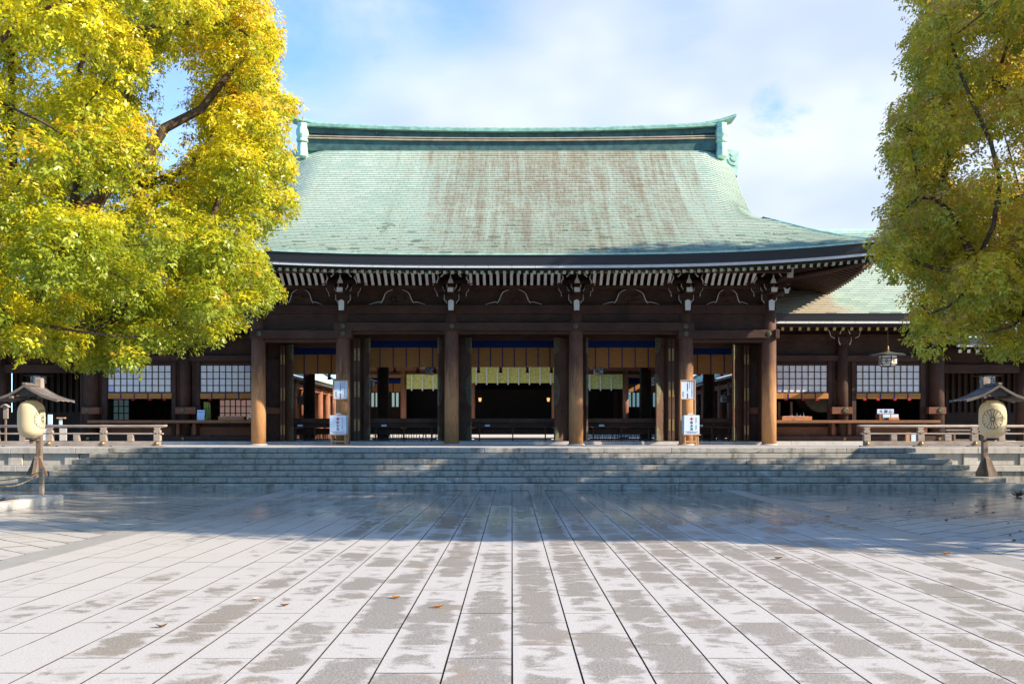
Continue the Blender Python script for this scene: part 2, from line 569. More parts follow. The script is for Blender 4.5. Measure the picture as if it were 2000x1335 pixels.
def mk_roof(name, streak):
    m, nt, b = new_mat(name)
    p = gpos(nt)
    x, y, z = sep(nt, p)
    r = attr(nt, 'rnd')
    c = mixc(nt, r, (0.28, 0.385, 0.31), (0.45, 0.54, 0.435))
    big = noise(nt, p, 0.35, 3, 0.5)
    c = mixc(nt, ss(nt, big, 0.3, 0.7, 0.0, 0.35), c, (0.48, 0.53, 0.43))
    if streak:
        # brown bare copper streaks running down the slope, strongest up the middle right
        st = noise(nt, scl(nt, p, (1.7, 0.08, 0.08)), 1.5, 6, 0.75, 0.2)
        fine = noise(nt, scl(nt, p, (9, 1.2, 1.2)), 1.4, 3, 0.6)
        hi = ss(nt, z, 8.4, 13.6, 0.02, 0.11)
        mid = ss(nt, mth(nt, 'ABSOLUTE', mth(nt, 'SUBTRACT', x, 1.8)), 2.5, 8.2, 0.13, -0.20)
        lv = mth(nt, 'ADD', mth(nt, 'ADD', st, hi), mid)
        lv = mth(nt, 'ADD', lv, mth(nt, 'MULTIPLY', mth(nt, 'SUBTRACT', fine, 0.5), 0.26))
        lv = mth(nt, 'ADD', lv, mth(nt, 'MULTIPLY', mth(nt, 'SUBTRACT', r, 0.5), 0.16))
        c = mixc(nt, ss(nt, lv, 0.40, 0.92, 0.0, 0.85), c, (0.205, 0.15, 0.088))
        # scattered dark newly bared tiles low on the slope
        tl = noise(nt, p, 2.2, 4, 0.65)
        lo = ss(nt, z, 10.6, 8.4, 0.0, 0.11)
        dk = mth(nt, 'ADD', mth(nt, 'ADD', mth(nt, 'MULTIPLY', tl, 0.55), mth(nt, 'MULTIPLY', r, 0.5)), lo)
        c = mixc(nt, ss(nt, dk, 0.84, 0.87, 0.0, 0.75), c, (0.10, 0.17, 0.125))
    else:
        st = noise(nt, scl(nt, p, (0.5, 0.5, 0.5)), 1.0, 4, 0.6)
        near = ss(nt, mth(nt, 'ABSOLUTE', x), 13.5, 11.5, 0.0, 0.35)
        c = mixc(nt, ss(nt, mth(nt, 'ADD', st, near), 0.58, 0.74, 0.0, 0.85), c, (0.44, 0.365, 0.275))
    put(nt, b, col=c, rough=0.55, spec=0.3)
    return m


ROOF = mk_roof('copper_tile_patina', True)
ROOF_W = mk_roof('wing_copper_tile', False)
DECK = plain('roof_deck_dark', (0.030, 0.042, 0.034), 0.8)
TEAL = plain('verdigris_metal', (0.20, 0.37, 0.29), 0.5, 0.4, 0.3, 4)
TEAL_L = plain('pale_verdigris', (0.36, 0.56, 0.45), 0.5, 0.4, 0.22, 3)
TEAL_D = plain('dull_green_metal', (0.045, 0.095, 0.082), 0.5, 0.4, 0.35, 3)
STRAW = plain('bare_copper_mould', (0.40, 0.33, 0.23), 0.5, 0.4, 0.2, 3)


def mk_fascia():
    m, nt, b = new_mat('dark_copper_fascia')
    p = gpos(nt)
    x, y, z = sep(nt, p)
    ln = nd(nt, 'ShaderNodeTexWave', {'Vector': p, 'Scale': 6.5, 'Distortion': 0.4}, wave_type='BANDS', bands_direction='Z').outputs['Fac']
    c = mixc(nt, ss(nt, ln, 0.1, 0.9, 0.0, 0.7), (0.034, 0.038, 0.046), (0.012, 0.012, 0.015))
    dr = noise(nt, scl(nt, p, (22, 22, 1.1)), 1.2, 3, 0.6)
    c = mixc(nt, ss(nt, dr, 0.70, 0.76, 0.0, 0.75), c, (0.04, 0.22, 0.22))
    put(nt, b, col=c, rough=0.42, spec=0.5)
    return m


FASCIA = mk_fascia()


def mk_lantern():
    m, nt, b = new_mat('cream_lantern_paper')
    p = gpos(nt)
    x, y, z = sep(nt, p)
    ln = nd(nt, 'ShaderNodeTexWave', {'Vector': p, 'Scale': 9.0, 'Distortion': 0.15}, wave_type='BANDS', bands_direction='Z').outputs['Fac']
    n = noise(nt, p, 5, 4, 0.6)
    c = mixc(nt, n, (0.82, 0.69, 0.46), (0.88, 0.78, 0.57))
    put(nt, b, col=c, rough=0.7, spec=0.2, nor=bump(nt, ln, 0.5, 0.006))
    tr = nd(nt, 'ShaderNodeBsdfTranslucent', {0: c})
    mx = nd(nt, 'ShaderNodeMixShader', {0: 0.4, 1: b.outputs[0], 2: tr.outputs[0]})
    o = next(n for n in nt.nodes if n.type == 'OUTPUT_MATERIAL')
    nt.links.new(mx.outputs[0], o.inputs[0])
    return m


LANTERN = mk_lantern()


def mk_leaf(name, young, old, red):
    m, nt, b = new_mat(name)
    t = attr(nt, 'tint')
    h = attr(nt, 'hue')
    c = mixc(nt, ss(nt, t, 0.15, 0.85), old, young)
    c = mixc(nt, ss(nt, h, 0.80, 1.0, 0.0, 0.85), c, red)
    put(nt, b, col=c, rough=0.34, spec=0.6)
    tr = nd(nt, 'ShaderNodeBsdfTranslucent', {0: c})
    mx = nd(nt, 'ShaderNodeMixShader', {0: 0.50, 1: b.outputs[0], 2: tr.outputs[0]})
    o = next(n for n in nt.nodes if n.type == 'OUTPUT_MATERIAL')
    nt.links.new(mx.outputs[0], o.inputs[0])
    return m


LEAF_Y = mk_leaf('yellow_green_leaf', (0.86, 0.75, 0.025), (0.30, 0.36, 0.024), (0.76, 0.44, 0.05))
LEAF_G = mk_leaf('olive_green_leaf', (0.76, 0.60, 0.040), (0.32, 0.37, 0.040), (0.74, 0.42, 0.19))
BARK = plain('grey_brown_bark', (0.085, 0.060, 0.044), 0.9, 0.1, 0.45, 9, bmp=0.8)
FALLEN = plain('dry_brown_leaf', (0.17, 0.065, 0.022), 0.7, 0.2, 0.4, 40)
FALLEN_O = plain('orange_leaf', (0.45, 0.15, 0.015), 0.6, 0.3, 0.3, 40)

# ------------------------------------------------------------------ ground and paving
PLAT = 1.134
RISE, TREAD, STEP_Y = 0.162, 0.345, 26.28
mb = MB()
mb.quad((-400, -200, -0.010), (400, -200, -0.010), (400, 700, -0.010), (-400, 700, -0.010))
ground = obj('ground', mb, JOINT, kind='structure', label='dark sand bed showing in the joints of the courtyard paving')

path = thing('path', None, None)
path['kind'] = 'structure'
path['label'] = 'central path of long damp granite slabs leading to the steps'


def slab_mesh(name, w_, l_, mat, c=0.002):
    b_ = MB()
    b_.add([(-w_, -l_, -0.05), (w_, -l_, -0.05), (w_, l_, -0.05), (-w_, l_, -0.05),
            (-w_, -l_, -c), (w_, -l_, -c), (w_, l_, -c), (-w_, l_, -c),
            (-w_ + c, -l_ + c, 0), (w_ - c, -l_ + c, 0), (w_ - c, l_ - c, 0), (-w_ + c, l_ - c, 0)],
           [(0, 1, 5, 4), (1, 2, 6, 5), (2, 3, 7, 6), (3, 0, 4, 7), (4, 5, 9, 8), (5, 6, 10, 9), (6, 7, 11, 10), (7, 4, 8, 11), (8, 9, 10, 11)])
    b_.m = [1, 1, 1, 1, 1, 1, 1, 1, 0]
    return b_


slab_me = mesh('paving_slab', slab_mesh('s', SLAB_W / 2 - 0.0045, SLAB_L / 2 - 0.0015, PAVE), [PAVE, JOINT])
cells = []
NCOL = 26
for i in range(NCOL):
    ci = i
    xc = SLAB_X0 + (i + 0.5) * SLAB_W
    off = 0.5 * ((ci + 40) % 2)
    for j in range(4, 33):
        yc = (j + 0.5 - off) * SLAB_L
        if 4.5 < yc < 26.1:
            ext = abs(xc) < 0.56 * (yc + 0.4) + 0.3 and yc > 5.4
            size = (SLAB_W * FPX / yc) * (0.15 + SLAB_L * EYE * FPX / yc / yc / 100.0)
            cells.append((not ext, -size, xc, yc))
cells.sort()
rest = MB()
for k, (hid, s_, xc, yc) in enumerate(cells):
    dz_ = rnd.uniform(-0.0015, 0.0015)
    if k < 300 and not hid:
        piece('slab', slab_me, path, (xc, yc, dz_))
    else:
        bb = slab_mesh('s', SLAB_W / 2 - 0.0045, SLAB_L / 2 - 0.0015, PAVE)
        rest.add([(x + xc, y + yc, z + dz_) for x, y, z in bb.v], bb.f)
        rest.m[-9:] = bb.m
obj('distant_slab', rest, [PAVE, JOINT], path, kind='stuff')
XE = SLAB_X0 + NCOL * SLAB_W
for s in (-1, 1):                       # long border stones either side of the path
    bxs = (SLAB_X0 - 0.46, SLAB_X0 - 0.004) if s < 0 else (XE + 0.004, XE + 0.46)
    yy = 4.6
    while yy < 26.2:
        L = min(rnd.uniform(1.5, 2.2), 26.26 - yy)
        b_ = MB().box(bxs[0], bxs[1], yy + 0.003, yy + L - 0.003, -0.05, -0.001, ch=0.0008)
        obj('border_stone', b_, BORDER, path)
        yy += L


def clip(poly, ax, val, keep_less):
    out_ = []
    for i in range(len(poly)):
        a, b = poly[i], poly[(i + 1) % len(poly)]
        ia = (a[ax] <= val) if keep_less else (a[ax] >= val)
        ib = (b[ax] <= val) if keep_less else (b[ax] >= val)
        if ia: out_.append(a)
        if ia != ib:
            t = (val - a[ax]) / (b[ax] - a[ax])
            out_.append((a[0] + t * (b[0] - a[0]), a[1] + t * (b[1] - a[1])))
    return out_


for s in (-1, 1):                       # side paving: slabs laid at an angle to the path
    side = thing('pavement', None, None)
    side['kind'] = 'structure'
    side['label'] = ('diagonally laid pale granite paving beside the planting bed' if s < 0 else 'diagonally laid granite paving in the shade strewn with dry leaves')
    far_ = MB()
    x_in = (SLAB_X0 - 0.464) if s < 0 else (XE + 0.464)
    ang = R(-42 if s < 0 else 42)
    dv = (math.cos(ang), math.sin(ang))
    pv = (-dv[1], dv[0])
    WW, LL = 0.44, 0.88
    n_i = 0
    cand = []
    for i in range(-70, 71):
        for j in range(-40, 41):
            sh = (0.5 if i % 2 else 0.0) * LL
            cx = s * 11 + dv[0] * (j * LL + sh) + pv[0] * i * WW
            cy = 15 + dv[1] * (j * LL + sh) + pv[1] * i * WW
            if abs(cx) < 5.5 or abs(cx) > 26 or cy < 3 or cy > 30: continue
            g = 0.010
            q = [(cx + dv[0] * a * (LL / 2 - g) + pv[0] * b * (WW / 2 - g), cy + dv[1] * a * (LL / 2 - g) + pv[1] * b * (WW / 2 - g)) for a, b in ((-1, -1), (1, -1), (1, 1), (-1, 1))]
            q = clip(q, 0, x_in, s < 0)
            if len(q) > 2: q = clip(q, 1, 26.26 if abs(cx) < 14.2 else 29.0, True)
            if len(q) > 2: q = clip(q, 1, 3.5, False)
            if s < 0 and len(q) > 2 and max(p[0] for p in q) < -10.3 and min(p[1] for p in q) < 21.6: continue
            if len(q) > 2: cand.append((cy, cx, q))
    cand.sort()
    for cy, cx, q in cand:
        vis = abs(cx) < 0.555 * cy + 0.5 and cy < 22
        if len(q) < 3: continue
        n = len(q)
        b_ = MB()
        zt = rnd.uniform(-0.002, 0.002)
        b_.add([(x, y, -0.05) for x, y in q] + [(x, y, zt) for x, y in q],
               [(i, (i + 1) % n, n + (i + 1) % n, n + i) for i in range(n)] + [tuple(range(n, 2 * n))])
        b_.m = [1] * n + [0]
        if vis and n_i < 300:
            n_i += 1
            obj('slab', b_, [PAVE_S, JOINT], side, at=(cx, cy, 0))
        else:
            far_.add(b_.v, b_.f)
            far_.m[-len(b_.m):] = b_.m
    obj('distant_slab', far_, [PAVE_S, JOINT], side, kind='stuff')

# ------------------------------------------------------------------ staircase and platform
stairs = thing('stone_staircase', 'wide grey granite staircase of seven steps before the shrine hall', 'staircase', (0, STEP_Y, 0))
HALF = [14.25, 13.9, 13.2, 13.21, 12.87, 12.52, 12.1]


def stone_run(parent, name, x0, x1, y0, y1, z0, z1, lmin, lmax, mat, ch=0.014):
    x = x0
    while x < x1 - 0.01:
        L = rnd.uniform(lmin, lmax)
        if x1 - (x + L) < lmin * 0.5: L = x1 - x
        L = min(L, x1 - x)
        jy = rnd.uniform(0, 0.006)
        b_ = MB().box(x + 0.004, x + L - 0.004, y0 + jy, y1, z0, z1 - rnd.uniform(0, 0.003), ch=ch)
        obj(name, b_, mat, parent)
        x += L


for k in range(7):
    y0 = STEP_Y + k * TREAD
    z0, z1 = (k * RISE - (0.05 if k == 0 else 0.03)), (k + 1) * RISE
    back = y0 + TREAD + 0.12
    stone_run(stairs, 'step_stone', -HALF[k], HALF[k], y0, back, z0 + (0.048 if k else 0.0), z1, 3.6, 6.2, STONE_STEP)
    for s in (-1, 1):
        inner = HALF[min(k + 1, 6)] - 0.05 if k < 6 else HALF[6] - 0.5
        b_ = MB().box(s * inner, s * (HALF[k] - 0.002), back + 0.004, 29.1, z0, z1 - 0.001, ch=0.012)
        obj('side_step_stone', b_, STONE_STEP, stairs)
mb = MB()
for k in range(7):                      # rough core under the treads
    mb.box(-HALF[k] + 0.15, HALF[k] - 0.15, STEP_Y + (k + 1) * TREAD + 0.1, 29.0, -0.05, (k + 1) * RISE - 0.035)
obj('core', mb, STONE_STEP, stairs)

plat = thing('platform', None, None)
plat['kind'] = 'structure'
plat['label'] = 'raised granite platform that carries the shrine hall and its wings'
mb = MB()
mb.box(-30, 30, 29.5, 80, -0.05, PLAT - 0.065)
obj('platform_core', mb, STONE_STEP, plat)
# top paving flags
yrow = 28.72
row_i = 0
while yrow < 36.85:
    dpt = 1.0 if row_i else 0.62
    lim = 11.6 if yrow < 29.2 else 24.0
    x = -lim - rnd.uniform(0, 0.6) * (yrow > 29.2)
    while x < lim:
        L = min(rnd.uniform(1.2, 1.8), lim - x)
        if L < 0.3: break
        b_ = MB().box(x + 0.003, x + L - 0.003, yrow + 0.003, yrow + dpt - 0.003, PLAT - 0.06, PLAT - 0.002 - rnd.uniform(0, 0.002), ch=0.005)
        obj('flagstone', b_, STONE_TOP, plat)
        x += L
    yrow += dpt
    row_i += 1
for s in (-1, 1):
    a, b = (12.2, 26.0)
    rng_ = (-b, -a) if s < 0 else (a, b)
    stone_run(plat, 'cap_stone', rng_[0], rng_[1], 29.15, 29.7, PLAT - 0.19, PLAT, 1.8, 2.4, STONE, 0.012)
    stone_run(plat, 'base_stone', rng_[0], rng_[1], 29.02, 29.6, 0.40, 0.585, 1.5, 2.4, STONE, 0.012)
    stone_run(plat, 'footing_stone', rng_[0], rng_[1], 29.12, 29.6, -0.05, 0.40, 1.5, 2.4, STONE_STEP, 0.012)
    x = rng_[0]
    while x < rng_[1] - 0.1:
        for wd, pr in ((0.44, 29.24), (1.3, 29.30)):
            b_ = MB().box(x + 0.004, min(x + wd, rng_[1]) - 0.004, pr, 29.6, 0.586, PLAT - 0.192, ch=0.01)
            obj('wall_stone', b_, STONE, plat)
            x += wd
            if x > rng_[1] - 0.1: break
PLI = 1.263
stone_run(plat, 'plinth_stone', -20, 20, 36.85, 38.6, PLAT - 0.02, PLI, 1.6, 3.6, STONE_TOP, 0.012)
mb = MB()
mb.box(-20, 20, 38.6, 47.0, PLAT - 0.02, PLI - 0.004)
obj('hall_floor', mb, STONE, plat)
mb = MB()
mb.box(-30, 30, 47.0, 80, PLAT - 0.02, PLI - 0.03)
obj('inner_courtyard', mb, GRAVEL, plat)

# ------------------------------------------------------------------ roofs
YE, SR = 32.7, 8.6
XT = 13.0


def prof(s): return 7.73 + 0.5175 * s + 0.025 * s * s
def up(x, s): return 0.5 * (abs(x) / XT) ** 3 * max(0.0, 1 - s / 4.5) ** 1.5
def sm(t):
    t = max(0.0, min(1.0, t))
    return t * t * (3 - 2 * t)


def xlim(s):
    return XT - s * (XT - 9.58) / 3.46 if s < 3.46 else 9.58


def hall_front(x, s):
    z = prof(s) + up(x, s)
    rr = 0.80 * sm((s - 2.9) / 2.4)
    t = max(0.0, (abs(x) - 8.0) / 1.6)
    z -= rr * t * t
    return Vector((x, YE + s, z))


def tile_rows(P, lim, s_max, n, tw, fine_from, mb, rn, lift=0.045, y_dir=None):
    """courses of copper tiles, each tile a raised sheet with its own front lip"""
    ds = s_max / n
    for i in range(n):
        s0, s1 = i * ds, (i + 1) * ds + 0.02
        xl = lim((i + 0.5) * ds)
        shift = (i * 0.37) % 1.0
        j0 = int(-xl / tw) - 2
        j1 = int(xl / tw) + 2
        for j in range(j0, j1 + 1):
            a, b = (j + shift) * tw, (j + 1 + shift) * tw
            a, b = max(a, -xl), min(b, xl)
            if b - a < 0.03: continue
            rv = rn.random()
            g = 0.004
            a, b = a + g, b - g
            seg = 3 if max(abs(a), abs(b)) > fine_from else 1
            lf = lift * (0.85 + 0.3 * rv)
            for q in range(seg):
                xa, xb = a + (b - a) * q / seg, a + (b - a) * (q + 1) / seg
                p0, p1 = P(xa, s0), P(xb, s0)
                p2, p3 = P(xb, s1), P(xa, s1)
                o = len(mb.v)
                up_ = Vector((0, 0, lf))
                lo_ = Vector((0, 0, lf * 0.42))
                for v in (p0 + up_, p1 + up_, p2, p3, p0 + lo_, p1 + lo_):
                    mb.v.append(tuple(v))
                mb.f += [(o, o + 1, o + 2, o + 3), (o + 4, o + 5, o + 1, o)]
                mb.m += [0, 0]
                mb.sm += [False, False]
                mb.r += [rv, rv]


def grid(P, lim, s_max, n, nx, dz):
    b_ = MB()
    for i in range(n):
        s0, s1 = s_max * i / n, s_max * (i + 1) / n
        for j in range(nx):
            u0, u1 = -1 + 2 * j / nx, -1 + 2 * (j + 1) / nx
            vs = [P(u0 * lim(s0), s0), P(u1 * lim(s0), s0), P(u1 * lim(s1), s1), P(u0 * lim(s1), s1)]
            b_.add([v + Vector((0, 0, dz)) for v in vs], [(0, 1, 2, 3)], 0, True)
    return b_


def tiles_obj(name, mb, mat, parent):
    o = obj(name, mb, mat, parent, kind='stuff')
    at_ = o.data.attributes.new('rnd', 'FLOAT', 'FACE')
    at_.data.foreach_set('value', np.array(mb.r, dtype=np.float32))
    return o


hall = thing('shrine_hall', 'large dark timber shrine hall with sweeping pale green copper roof', 'shrine hall', (0, 41.5, PLI))
roof_deck = grid(hall_front, xlim, SR, 26, 60, -0.012)
roof = obj('roof', roof_deck, DECK, hall)
tb = MB(); tb.r = []
tile_rows(hall_front, xlim, SR, 58, 0.45, 7.9, tb, random.Random(3))
tiles_obj('tile', tb, ROOF, roof)

YB = YE + 2 * SR + 1.4               # rear eave line
YM = (YE + YB) / 2
HALFY = (YB - YE) / 2


def back_P(x, s):
    p = hall_front(x, s)
    return Vector((-x, YB - s, p.z))


def side_P(sg):
    def P(t, s):
        # t runs along Y, s inwards from the side eave
        return Vector((sg * (XT - s), YM + t * sg, 7.73 + 0.604 * s + up(t * XT / HALFY, s)))
    return P


def side_lim(s): return HALFY - s
for nm, P, lm, smx in (('rear_tile', back_P, xlim, SR), ('side_tile', side_P(1), side_lim, 3.42), ('side_tile', side_P(-1), side_lim, 3.42)):
    tb = MB(); tb.r = []
    tile_rows(P, lm, smx, 40 if smx > 5 else 30, 0.45, 99, tb, random.Random(5))
    tiles_obj(nm, tb, ROOF_W if smx < 5 else ROOF, roof)
    obj('deck_board', grid(P, lm, smx, 8, 20, -0.012), DECK, roof)
# hip ridges
for sg in (-1, 1):
    pts = []
    for i in range(9):
        s = 3.46 * i / 8
        p = hall_front(sg * xlim(s), s)
        pts.append(p + Vector((0, 0, 0.0)))
    obj('hip_ridge', MB().tube(pts, 0.075, 6), TEAL_L, roof)
    # gable wall
    mb = MB()
    poly = []
    for i in range(11):
        s = 3.3 + (SR - 3.3) * i / 10
        poly.append((YE + s, prof(s) - 0.75))
    poly += [(YB - (y - YE), z) for y, z in reversed(poly)]
    mb.prism(poly, 'x', sg * 8.9, sg * 9.05)
    obj('gable_wall', mb, W_DARKZ, hall)
# underside closing of the verge
mb = MB()
for sg in (-1, 1):
    for i in range(14):
        s0, s1 = 3.3 + (SR - 3.3) * i / 14, 3.3 + (SR - 3.3) * (i + 1) / 14
        a, b = (hall_front(sg * 9.58, q) + Vector((-sg * .06, 0, -.05)) for q in (s0, s1))
        d = Vector((0, 0, 0.16))
        a2, b2 = Vector((sg * 9.0, a.y, a.z - 0.1)), Vector((sg * 9.0, b.y, b.z - 0.1))
        mb.add([a, b, b - d, a - d], [(0, 1, 2, 3)])
        mb.add([a - d, b - d, b2, a2], [(0, 1, 2, 3)])
obj('verge_board', mb, TEAL_L, roof)

# main ridge
ridge = obj('ridge', MB().box(-9.2, 9.2, 41.1, 41.9, 13.6, 14.4), TEAL_D, hall)
def sagz(x, top): return (0.26 if top else 0.12) * (abs(x) / 9.0) ** 2


def sweep_x(profile, x0, x1, n, mi=0, amp=1.0, lift=None):
    """profile (y,z) swept along X with the ridge's sag"""
    b_ = MB()
    k = len(profile)
    for i in range(n + 1):
        x = x0 + (x1 - x0) * i / n
        zz = 0.12 * (x / 9.0) ** 2 * (2.15 if amp > 1 else 1.0) + (lift(x) if lift else 0.0)
        b_.v += [(x, y, z + zz) for y, z in profile]
    for i in range(n):
        for j in range(k):
            a, c = i * k + j, i * k + (j + 1) % k
            b_.f.append((a, c, c + k, a + k)); b_.m.append(0); b_.sm.append(False)
    b_.f += [tuple(reversed(range(k))), tuple(range(n * k, n * k + k))]
    b_.m += [0, 0]; b_.sm += [False, False]
    return b_


def rect(y0, y1, z0, z1): return [(y0, z0), (y1, z0), (y1, z1), (y0, z1)]
YR = 41.5
for nm, prf, mat, am in (
        ('ridge_base', rect(YR - 0.48, YR + 0.48, 13.70, 14.20), TEAL_D, 1),
        ('ridge_mould', rect(YR - 0.60, YR + 0.60, 14.20, 14.245), STRAW, 1),
        ('ridge_wall', rect(YR - 0.44, YR + 0.44, 14.246, 14.31), TEAL_D, 1),
        ('ridge_mould', rect(YR - 0.55, YR + 0.55, 14.31, 14.35), STRAW, 1),
        ('ridge_wall', rect(YR - 0.40, YR + 0.40, 14.351, 14.72), TEAL_D, 1.5),
        ('ridge_shelf', rect(YR - 0.62, YR + 0.62, 14.60, 14.71), TEAL, 2)):
    obj(nm, sweep_x(prf, -8.95, 8.95, 24, 0, am), mat, ridge)
cap = [(YR + 0.5 * math.cos(q), 14.715 + 0.20 * math.sin(q) ** 0.8) for q in [math.pi * i / 10 for i in range(11)]]
cap = list(reversed(cap))
def horn(x): return 0.30 * max(0.0, (abs(x) - 7.6) / 2.12) ** 2.2 - 0.02
obj('ridge_cap', sweep_x(cap, -9.72, 9.72, 60, 0, 2, horn), TEAL, ridge)
for i in range(-4, 5):                  # round bosses on the ridge wall
    x = i * 1.95
    zc = 14.50 + 0.12 * (x / 9.0) ** 2 * 1.3
    obj('ridge_boss', MB().cyl((x, YR - 0.40, zc), (x, YR - 0.46, zc), 0.09, 0.07, 14), TEAL_D, ridge)
for sg in (-1, 1):                      # end ornaments
    mb = MB()
    xc = sg * 9.05
    secs = [(13.42, .17, 40.74), (13.50, .22, 40.62), (13.80, .20, 40.64), (14.12, .18, 40.72), (14.14, .23, 40.62), (14.26, .23, 40.62),
            (14.28, .19, 40.70), (14.45, .24, 40.60), (14.66, .23, 40.62), (14.78, .18, 40.70), (14.80, .20, 40.70), (14.94, .20, 40.70)]
    for z, hw, yf in secs:
        mb.v += [(xc - hw, 41.9, z), (xc - hw, yf + hw * 0.55, z), (xc - hw * 0.15, yf, z), (xc + hw * 0.15, yf, z), (xc + hw, yf + hw * 0.55, z), (xc + hw, 41.9, z)]
    for i in range(len(secs) - 1):
        for j in range(6):
            a, c = i * 6 + j, i * 6 + (j + 1) % 6
            mb.f.append((a, c, c + 6, a + 6)); mb.m.append(0); mb.sm.append(False)
    mb.f += [(5, 4, 3, 2, 1, 0), tuple(range(len(secs) * 6 - 6, len(secs) * 6))]
    mb.m += [0, 0]; mb.sm += [False, False]
    orn = obj('ridge_ornament', mb, TEAL_L, ridge)
    # scrolled fin at the head of the verge
    D = 41.0
    pts = [(1408, 288), (1425, 292), (1443, 297), (1442, 312), (1440, 345), (1428, 334), (1414, 322), (1406, 312)]
    poly = [(sg * X(px + (0 if sg > 0 else -4), D), Z(py, D)) for px, py in pts]
    fin = obj('verge_fin', MB().prism(poly, 'y', D - 0.02, D + 0.30), TEAL_L, ridge)
    mb = MB()
    for (cx, cz, rad) in ((1431, 300, .12), (1436, 306, .22), (1436, 309, .34)):
        arc = [(sg * (X(cx, D)) - sg * rad * math.cos(q), D - 0.03, Z(cz, D) - rad * math.sin(q)) for q in [0.1 + 1.5 * i / 8 for i in range(9)]]
        mb.tube(arc, 0.012, 5)
    obj('scroll_line', mb, TEAL_D, fin)

# ---- eaves
def eave_sweep(offs, closed_sides=True):
    """profile [(inset, dz)] swept round the front and both side eaves"""
    b_ = MB()
    path_ = []
    for i in range(13): path_.append(('L', YB - 0.2 - (YB - 0.2 - YE) * i / 12))
    for i in range(1, 57): path_.append(('F', -XT + 2 * XT * i / 57))
    for i in range(13): path_.append(('R', YE + (YB - 0.2 - YE) * i / 12))
    k = len(offs)
    for kind, t in path_:
        for ins, dz_ in offs:
            if kind == 'F':
                x = max(-XT + ins, min(XT - ins, t)); y = YE + ins
                zz = up(t, 0)
            else:
                x = (XT - ins) * (-1 if kind == 'L' else 1)
                y = max(t, YE + ins)
                zz = up((t - YM) * XT / HALFY, 0)
            b_.v.append((x, y, 7.73 + zz + dz_))
    for i in range(len(path_) - 1):
        for j in range(k):
            a, c = i * k + j, i * k + (j + 1) % k
            b_.f.append((a, a + k, c + k, c)); b_.m.append(0); b_.sm.append(False)
    return b_


eave = obj('eave', eave_sweep([(0.0, 0.04), (0.10, -0.33), (0.5, -0.33), (0.5, -0.02), (0.06, 0.035)]), FASCIA, hall)
obj('eave_edge', eave_sweep([(-0.02, 0.055), (-0.02, -0.005), (0.06, -0.005), (0.06, 0.056)]), TEAL_L, eave)
obj('black_eave_board', eave_sweep([(0.24, -0.40), (0.26, -0.505), (0.5, -0.505), (0.5, -0.36)]), BLACKW, eave)
nst = 32
for i in range(nst):                     # white edge boards
    xa, xb = -XT + 0.1 + (2 * XT - 0.2) * i / nst, -XT + 0.1 + (2 * XT - 0.2) * (i + 1) / nst
    b_ = MB()
    for k in range(2):
        x0, x1 = xa + (xb - xa) * k / 2 + (0.006 if k == 0 else 0), xa + (xb - xa) * (k + 1) / 2 - (0.006 if k else 0)
        z0, z1 = 7.73 + up(x0, 0) - 0.335, 7.73 + up(x1, 0) - 0.335
        yf = YE + 0.13
        b_.add([(x0, yf, z0), (x1, yf, z1), (x1, yf, z1 - 0.085), (x0, yf, z0 - 0.085), (x0, yf + 0.2, z0 - 0.085), (x1, yf + 0.2, z1 - 0.085), (x0, yf + .2, z0), (x1, yf + .2, z1)],
               [(3, 2, 1, 0), (4, 5, 2, 3), (0, 1, 7, 6), (0, 6, 4, 3), (1, 2, 5, 7)])
    obj('white_edge_board', b_, WHITE, eave)
mb = MB()
for sg in (-1, 1):
    for i in range(20):
        ya, yb = YE + 0.2 + 0.85 * i, YE + 0.2 + 0.85 * (i + 1) - 0.012
        z0, z1 = (7.73 + up((y - YM) * XT / HALFY, 0) - 0.335 for y in (ya, yb))
        xf = sg * (XT - 0.13)
        mb.add([(xf, ya, z0), (xf, yb, z1), (xf, yb, z1 - .085), (xf, ya, z0 - .085), (xf - sg * .2, ya, z0 - .085), (xf - sg * .2, yb, z1 - .085)], [(0, 1, 2, 3), (3, 2, 5, 4)])
obj('side_edge_board', mb, WHITE, eave)

# soffit boards above the rafters
RS = 0.30
def raf_z(x, y): return 7.215 + up(x, 0) * max(0, 1 - (y - YE) / 5.0) + (y - YE - 0.3) * RS
mb = MB()
NX = 40
ylist = [YE + 0.3, YE + 1.2, YE + 2.3, YE + 3.6]
for i in range(NX):
    x0, x1 = -12.8 + 25.6 * i / NX, -12.8 + 25.6 * (i + 1) / NX
    for a, b in zip(ylist, ylist[1:]):
        mb.quad((x0, a, raf_z(x0, a) + 0.03), (x1, a, raf_z(x1, a) + 0.03), (x1, b, raf_z(x1, b) + 0.03), (x0, b, raf_z(x0, b) + 0.03))
obj('soffit', mb, W_DARK, hall)


def rafter_mesh(name, L, w_, h, capm):
    b_ = MB()
    b_.box(-w_ / 2, w_ / 2, 0.0, L, -h, 0.0, 0)
    b_.box(-w_ / 2 - 0.005, w_ / 2 + 0.005, -0.014, -0.001, -h - 0.006, 0.004, 1)
    return mesh(name, b_, [W_DARKY, capm])


